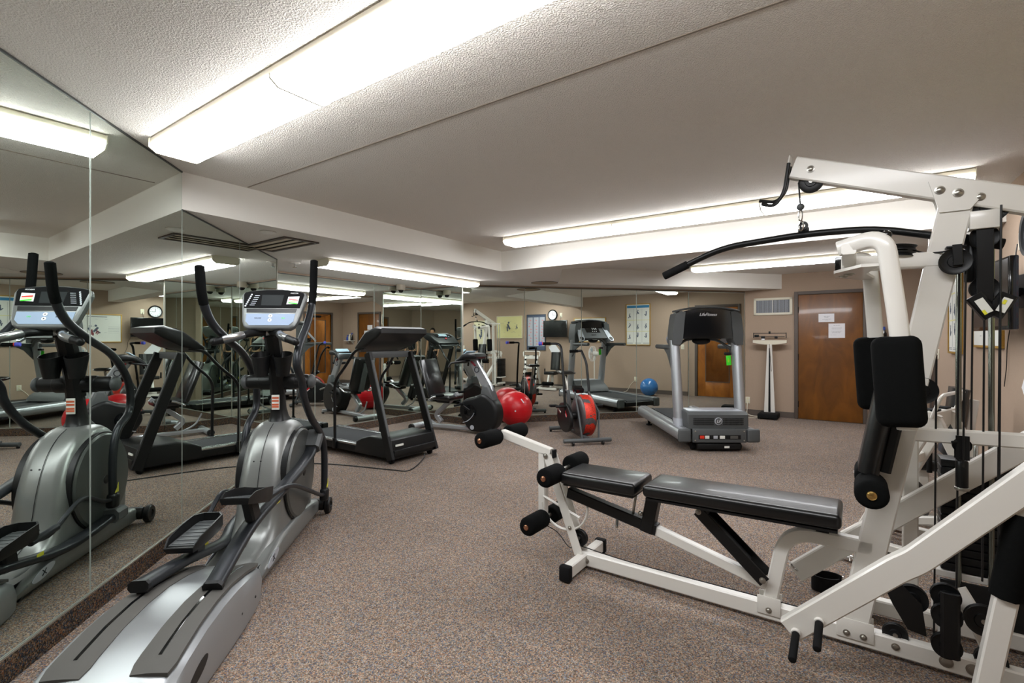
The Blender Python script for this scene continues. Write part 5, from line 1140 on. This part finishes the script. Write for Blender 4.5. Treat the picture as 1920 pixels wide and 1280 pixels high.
text('brand_text', 'LifeFitness', .052, M['paper'], (-.358, .0, 1.665), axes((0, 1, 0), (0, 0, 1), (1, 0, 0)), cs, shear=.35)
Zc = V((-.75, 0, .66)).normalized(); Y_ = V((.66, 0, .75)).normalized(); X_ = V((0, -1, 0)); c0 = V((-.60, 0, 1.50))
def fp_(u, v, n): return c0+X_*u+Y_*v+Zc*n
dp = part('display_panel', 'greydark', lambda b: (b.prism([fp_(u, v, -.03) for u, v in ((-.30, -.17), (.30, -.17), (.27, .17), (-.27, .17))], Zc*.04)), cs)
part('readout_screen', 'blackgloss', lambda b: b.prism([fp_(u, v, .011) for u, v in ((-.17, -.02), (.17, -.02), (.17, .13), (-.17, .13))], Zc*.002), dp)
for k in range(3):
    part('readout_digit', 'paper', lambda b: b.box(fp_(-.10+k*.045, .085, .0135), (.001, .014, .045), axes(Zc, X_, Y_)), dp); part('readout_digit', 'paper', lambda b: b.box(fp_(-.08+k*.045, .015, .0135), (.001, .018, .018), axes(Zc, X_, Y_)), dp)
part('key_slot', 'black', lambda b: b.box(fp_(.02, -.09, .012), (.003, .12, .03), axes(Zc, X_, Y_), bev=.001), dp)
for sd in (1, -1):
    sp_ = part('speaker_wing', 'silverlt', lambda b: b.prism([fp_(sd*u, v, -.02) for u, v in ((.27, .17), (.35, .12), (.42, -.20), (.40, -.25), (.33, -.25), (.29, -.18))], Zc*.04), cs); part('speaker_grille', 'black', lambda b: b.lathe([(0, 0), (.045, 0), (.042, .004), (0, .004)], fp_(sd*.36, -.19, .02), Zc, 24), sp_)
fh = part('front_handlebar', 'greydark', lambda b: b.tube(fillet([V((-.54, -.37, 1.22)), V((-.60, -.22, 1.34)), V((-.64, -.08, 1.36)), V((-.64, .08, 1.36)), V((-.60, .22, 1.34)), V((-.54, .37, 1.22))], .06, 5), .018, 12), None, 60)
part('heart_rate_hub', 'black', lambda b: b.sph((-.60, 0, 1.33), .10, 24, (.6, 1.2, .5)), fh); part('hub_keys', 'silverlt', lambda b: b.sph((-.66, 0, 1.355), .05, 16, (.4, 1.3, .4)), fh)
tg_ = part('green_tag', 'green', lambda b: b.box((-.43, .29, 1.08), (.004, .062, .125), Matrix.Rotation(.08, 3, 'X'), bev=.002)); part('tag_lanyard', 'black', lambda b: (b.tube([V((-.45, .29, 1.15)), V((-.5, .29, 1.24))], .003, 6), b.box((-.46, .29, 1.165), (.05, .08, .035), bev=.006)), tg_)
text('tag_text', 'KEY', .028, M['yellow'], (-.4265, .29, 1.08), axes((0, .1, 1), (0, -1, .1), (1, 0, 0)), tg_)

# ================================================================ BALANCE SCALE
s_ = Fr(*vw.W(-.36, -.26)[:2], G[0], G[1])
o = thing('balance_scale', 'white upright balance scale with black base beside the papered door', 'scale', fr=s_)
part('platform', 'rubber', lambda b: (b.box((0, 0, .055), (.30, .36, .07), bev=.008), b.box((0, 0, .092), (.28, .33, .006), bev=.002))); [part('base_foot', 'black', lambda b: b.box((x, y, .01), (.04, .04, .02))) for x in (-.12, .12) for y in (-.15, .15)]
part('pillar', 'white', lambda b: (b.quadstrip([[V((x, .12+y, z)) for x, y in ((-hw, -.03), (hw, -.03), (hw, .03), (-hw, .03))] for z, hw in ((.09, .085), (1.26, .035))])))
part('pillar_slot', 'black', lambda b: b.quadstrip([[V((x, .12+y, z)) for x, y in ((-hw, -.034), (hw, -.034), (hw, -.028), (-hw, -.028))] for z, hw in ((.10, .018), (1.20, .008))])); part('height_rod', 'chrome', lambda b: b.rt([V((.03, .08, .80)), V((.0, .08, 1.27))], .01, .006))
part('beam_head', 'offwhite', lambda b: b.prism([V((x, .09, z)) for x, z in ((-.26, 1.29), (-.26, 1.335), (.26, 1.335), (.26, 1.29), (.08, 1.26), (-.08, 1.26))], (0, .05, 0)))
bm_ = part('balance_beam', 'black', lambda b: (b.box((0, .11, 1.455), (.50, .012, .012)), b.box((0, .11, 1.395), (.46, .014, .012)), b.box((-.25, .11, 1.42), (.012, .02, .09)), b.box((.25, .11, 1.42), (.012, .02, .09))))
for x, z, w2, mt in ((-.10, 1.385, .06, 'black'), (.10, 1.385, .045, 'black'), (-.10, 1.35, .05, 'paper'), (-.20, 1.41, .07, 'black'), (.0, 1.465, .03, 'black')): part('poise_weight', mt, lambda b: b.box((x, .10, z), (w2, .04, .045 if mt == 'black' else .03), bev=.005), bm_)

# ================================================================ PEDESTAL FAN
o = thing('pedestal_fan', 'white pedestal fan standing behind the gym press pads', 'fan', loc=(3.62, 4.78, 0), rz=math.atan2(-.9, -.75))
part('cross_base', 'white', lambda b: (b.rt([V((-.24, 0, .02)), V((.24, 0, .02))], .03, .025), b.rt([V((0, -.24, .02)), V((0, .24, .02))], .03, .025, (1, 0, 0)))); part('pole', 'white', lambda b: b.roll((0, 0, .02), (0, 0, .85), .013, .002))
part('motor', 'paint', lambda b: b.lathe([(0, -.13), (.05, -.12), (.065, -.06), (.065, 0), (0, 0)], (.02, 0, .99), (1, 0, 0), 24)); part('neck', 'paint', lambda b: b.roll((0, 0, .83), (-.01, 0, .95), .025, .004))
def cage(b):
    for k in range(40):
        a = 2*math.pi*k/40; u = V((0, math.cos(a), math.sin(a))); b.tube([V((.12, 0, .99))+u*.03, V((.11, 0, .99))+u*.13, V((.07, 0, .99))+u*.19, V((.0, 0, .99))+u*.185, V((-.03, 0, .99))+u*.06], .0016, 4)
    for rr, x in ((.19, .07), (.13, .11), (.05, .12)): b.tube([V((x, rr*math.cos(a), .99+rr*math.sin(a))) for a in [2*math.pi*k/32 for k in range(33)]], .003, 5)
part('cage', 'mesh', cage); part('hub_badge', 'paint', lambda b: b.lathe([(0, 0), (.035, 0), (.03, .006), (0, .008)], (.12, 0, .99), (1, 0, 0), 20))
for k in range(3):
    an = k*2.094; part('blade', 'lcdlit', lambda b: b.quadstrip([[V((.05+dx, 0, .99))+V((0, math.cos(an+da), math.sin(an+da)))*rr for rr, da, dx in ((.03, -.3, .0), (.16, -.35, -.015), (.165, .25, .015), (.03, .3, .0))], [V((.053+dx, 0, .99))+V((0, math.cos(an+da), math.sin(an+da)))*rr for rr, da, dx in ((.03, -.3, .0), (.16, -.35, -.015), (.165, .25, .015), (.03, .3, .0))]]))

# ================================================================ STEPPER AND ADDUCTOR MACHINE BY THE RIGHT WALL
k_ = Fr(2.66, 3.10, -.574, .819)     # faces back along the wall, towards the mirrors
o = thing('stair_climber', 'white stepper machine with black rubber patches between the gym and the right wall', 'stepper', fr=k_)
part('base_frame', 'white', lambda b: (b.rt([V((-.42, -.24, .04)), V((.42, -.24, .04))], .05, .05), b.rt([V((-.42, .24, .04)), V((.42, .24, .04))], .05, .05), b.rt([V((.40, -.24, .04)), V((.40, .24, .04))], .05, .05, (1, 0, 0)), b.rt([V((-.40, -.24, .04)), V((-.40, .24, .04))], .05, .05, (1, 0, 0))))
for sd in (1, -1):
    lf = part('side_frame', 'white', lambda b: (b.rt([V((.34, sd*.16, .06)), V((-.05, sd*.15, .90))], .05, .07), b.rt([V((-.05, sd*.15, .88)), V((-.40, sd*.19, .06))], .05, .05)))
    for k in range(5):
        q = V((.34, sd*.16, .06)).lerp(V((-.05, sd*.15, .90)), .25+.15*k); part('rubber_patch', 'rubber', lambda b: b.box(q+V((.03, 0, .02)), (.03, .056, .045), Matrix.Rotation(-.4, 3, 'Y'), bev=.004), lf)
    st_ = part('step_lever', 'white', lambda b: b.rt([V((.30, sd*.07, .14)), V((-.34, sd*.10, .26+.06*sd))], .045, .05)); part('foot_plate', 'rubber', lambda b: b.box((-.36, sd*.10, .30+.06*sd), (.26, .12, .02), bev=.006), st_)
part('cross_member', 'white', lambda b: (b.rt([V((-.03, -.2, .86)), V((-.03, .2, .86))], .06, .10, (1, 0, 0)), b.rt([V((.1, -.18, .58)), V((.1, .18, .58))], .05, .06, (1, 0, 0)))); part('front_flywheel', 'black', lambda b: b.lathe([(0, -.04), (.16, -.04), (.17, 0), (.16, .04), (0, .04)], (.18, 0, .30), (0, 1, 0), 30))
for sd in (1, -1): part('top_pad', 'rubber', lambda b: b.box((-.02, sd*.10, .915), (.07, .09, .012), bev=.003))
part('front_light_bar', 'white', lambda b: b.rt(fillet([V((-.05, -.22, .88)), V((-.1, -.24, 1.02)), V((-.1, .24, 1.02)), V((-.05, .22, .88))], .06), .02, .02, (1, 0, 0)))
w_ = Fr(3.06, 3.62, -.85, .53)
o = thing('leg_machine', 'white seated leg machine with black seat and back pad near the right wall', 'weight machine', fr=w_)
part('base_frame', 'white', lambda b: (b.rt([V((-.28, 0, .045)), V((.28, 0, .045))], .06, .06), b.rt([V((.27, -.26, .045)), V((.27, .26, .045))], .06, .06, (1, 0, 0)), b.rt([V((-.27, -.24, .045)), V((-.27, .24, .045))], .06, .06, (1, 0, 0))))
part('seat_post', 'white', lambda b: b.rt([V((.02, 0, .06)), V((.02, 0, .40))], .06, .06)); part('seat_pad', 'vinyl', lambda b: b.box((.05, 0, .45), (.34, .32, .08), bev=.025, seg=3), None, 60)
part('back_pad', 'vinyl', lambda b: b.rt([V((-.12, 0, .52)), V((-.18, 0, 1.0))], .28, .08, (0, 1, 0), .03), None, 60); part('back_frame', 'white', lambda b: b.rt([V((.02, 0, .40)), V((-.20, 0, .42)), V((-.26, 0, .92))], .055, .05))
for sd in (1, -1):
    part('hand_grip', 'rubber', lambda b: b.roll((.02, sd*.24, .42), (.02, sd*.24, .56), .016, .003))
part('leg_lever', 'white', lambda b: b.rt([V((.20, 0, .40)), V((.27, 0, .18))], .05, .05)); part('shin_roller', 'foam', lambda b: b.roll((.27, -.16, .18), (.27, .16, .18), .05, .012))

# ================================================================ PHOTOGRAPHER AND TRIPOD (seen only in the mirrors)
o = thing('camera_tripod', 'black camera on a slim tripod, seen only in the mirrored corner', 'camera', loc=(0, -.10, 0))
part('camera_body', 'black', lambda b: (b.box((0, -.02, 1.34), (.14, .06, .10), bev=.012), b.roll((0, .01, 1.35), (0, .075, 1.35), .036, .004)))
part('tripod_head', 'blacksteel', lambda b: (b.roll((0, -.02, 1.15), (0, -.02, 1.285), .022, .004), b.box((0, -.02, 1.282), (.07, .05, .012))))
for an in (math.pi*1.5+math.pi/3*0, math.pi*1.5+2.094, math.pi*1.5+4.189):
    part('leg', 'blacksteel', lambda b: b.tube([V((.02*math.cos(an), -.02+.02*math.sin(an), 1.17)), V((.30*math.cos(an), -.02+.30*math.sin(an), .5)), V((.44*math.cos(an), -.02+.44*math.sin(an), .015))], [.014, .012, .009], 8))
def skin(name, verts, edges, radii, mtl, parent, sub=2, root=0):
    me = bpy.data.meshes.new(name); me.from_pydata(verts, edges, []); ob = bpy.data.objects.new(name, me); COL.objects.link(ob); ob.parent = parent
    md = ob.modifiers.new('skin', 'SKIN'); sv = me.skin_vertices[0].data
    for i, rr in enumerate(radii): sv[i].radius = rr if isinstance(rr, tuple) else (rr, rr)
    for i in range(len(verts)): sv[i].use_root = (i == root)
    sb_ = ob.modifiers.new('sub', 'SUBSURF'); sb_.levels = sub; sb_.render_levels = sub
    me.materials.append(M[mtl]); md.use_smooth_shade = True; return ob
P0 = (.12, -.88)
o = thing('person', 'person in a black sleeveless top standing beside the camera, seen only in the mirrored corner', 'person', loc=(P0[0], P0[1], 0), rz=math.radians(80-90))
vs, es, rs = [], [], []
def chain(pts, rad, start=None):
    prev = start
    for p, rr in zip(pts, rad):
        vs.append(p); rs.append(rr); i = len(vs)-1
        if prev is not None: es.append((prev, i))
        prev = i
    return prev
chain([(0, 0, .95)], [(.135, .10)]); 
chain([(0, .0, 1.08), (0, .01, 1.22), (0, 0, 1.36), (0, -.005, 1.42), (0, .0, 1.47), (0, .015, 1.53)], [(.12, .085), (.135, .095), (.12, .09), (.07, .06), (.052, .052), (.05, .055)], 0)
for sd in (1, -1):
    chain([(sd*.165, 0, 1.375), (sd*.20, -.01, 1.24), (sd*.225, -.02, 1.09), (sd*.23, .03, .96), (sd*.225, .07, .86), (sd*.222, .085, .82)], [.05, .043, .036, .032, .024, .03], 3)
    hand = len(vs)-1
    for f_, (dx, ln) in enumerate(((-.028, .075), (-.010, .085), (.010, .08), (.027, .065))):
        chain([(sd*.222, .085+dx, .785), (sd*.218, .09+dx*1.1, .785-ln*.5), (sd*.21, .095+dx*1.1, .785-ln)], [.011, .009, .008], hand)
    chain([(sd*.205, .125, .80), (sd*.195, .135, .765)], [.012, .009], hand)
    chain([(sd*.09, 0, .86), (sd*.095, .01, .70), (sd*.10, .015, .50), (sd*.10, -.01, .30), (sd*.10, -.01, .09), (sd*.105, .05, .04), (sd*.11, .14, .03)], [.085, .075, .058, .05, .038, .038, .03], 0)
body = skin('body', vs, es, rs, 'skin', o)
b = MB(); b.sph((0, .02, 1.62), .095, 28, (.82, .98, 1.22))
for v in b.bm.verts:
    x, y, z = v.co
    if y > .02 and z < 1.60: v.co.x *= .93
b.sph((0, .118, 1.605), .016, 12, (.8, 1, 1.4)); b.box((0, .108, 1.565), (.045, .012, .010), bev=.004)
for sd in (1, -1): b.sph((sd*.080, .015, 1.61), .022, 10, (.4, .8, 1.3)); b.sph((sd*.031, .098, 1.632), .012, 10)
b.build('head', M['skin'], o, 180)
b = MB(); b.sph((0, -.002, 1.655), .108, 26, (.84, .98, 1.05)); b.sph((0, -.12, 1.64), .05, 16, (1, 1, 1.1))
for v in b.bm.verts:
    if v.co.y > .06 and v.co.z < 1.68: v.co.y = .06
b.build('hair', M['hair'], o, 180)
skin('sleeveless_top', [(0, 0, .92), (0, 0, 1.08), (0, .01, 1.22), (0, 0, 1.35), (.10, 0, 1.37), (-.10, 0, 1.37)], [(0, 1), (1, 2), (2, 3), (3, 4), (3, 5)], [(.15, .115), (.135, .10), (.152, .112), (.135, .105), (.07, .075), (.07, .075)], 'cloth', o)
skin('trousers', [(0, 0, .95), (.09, 0, .86), (.095, .01, .70), (.10, .015, .50), (.10, -.01, .30), (.10, -.01, .10), (-.09, 0, .86), (-.095, .01, .70), (-.10, .015, .50), (-.10, -.01, .30), (-.10, -.01, .10)], [(0, 1), (1, 2), (2, 3), (3, 4), (4, 5), (0, 6), (6, 7), (7, 8), (8, 9), (9, 10)], [(.145, .11), .097, .087, .07, .062, .052, .097, .087, .07, .062, .052], 'cloth', o)
for sd in (1, -1):
    b = MB(); b.box((sd*.108, .06, .04), (.095, .27, .075), bev=.03, seg=3); b.build('shoe', M['black'], o, 60)
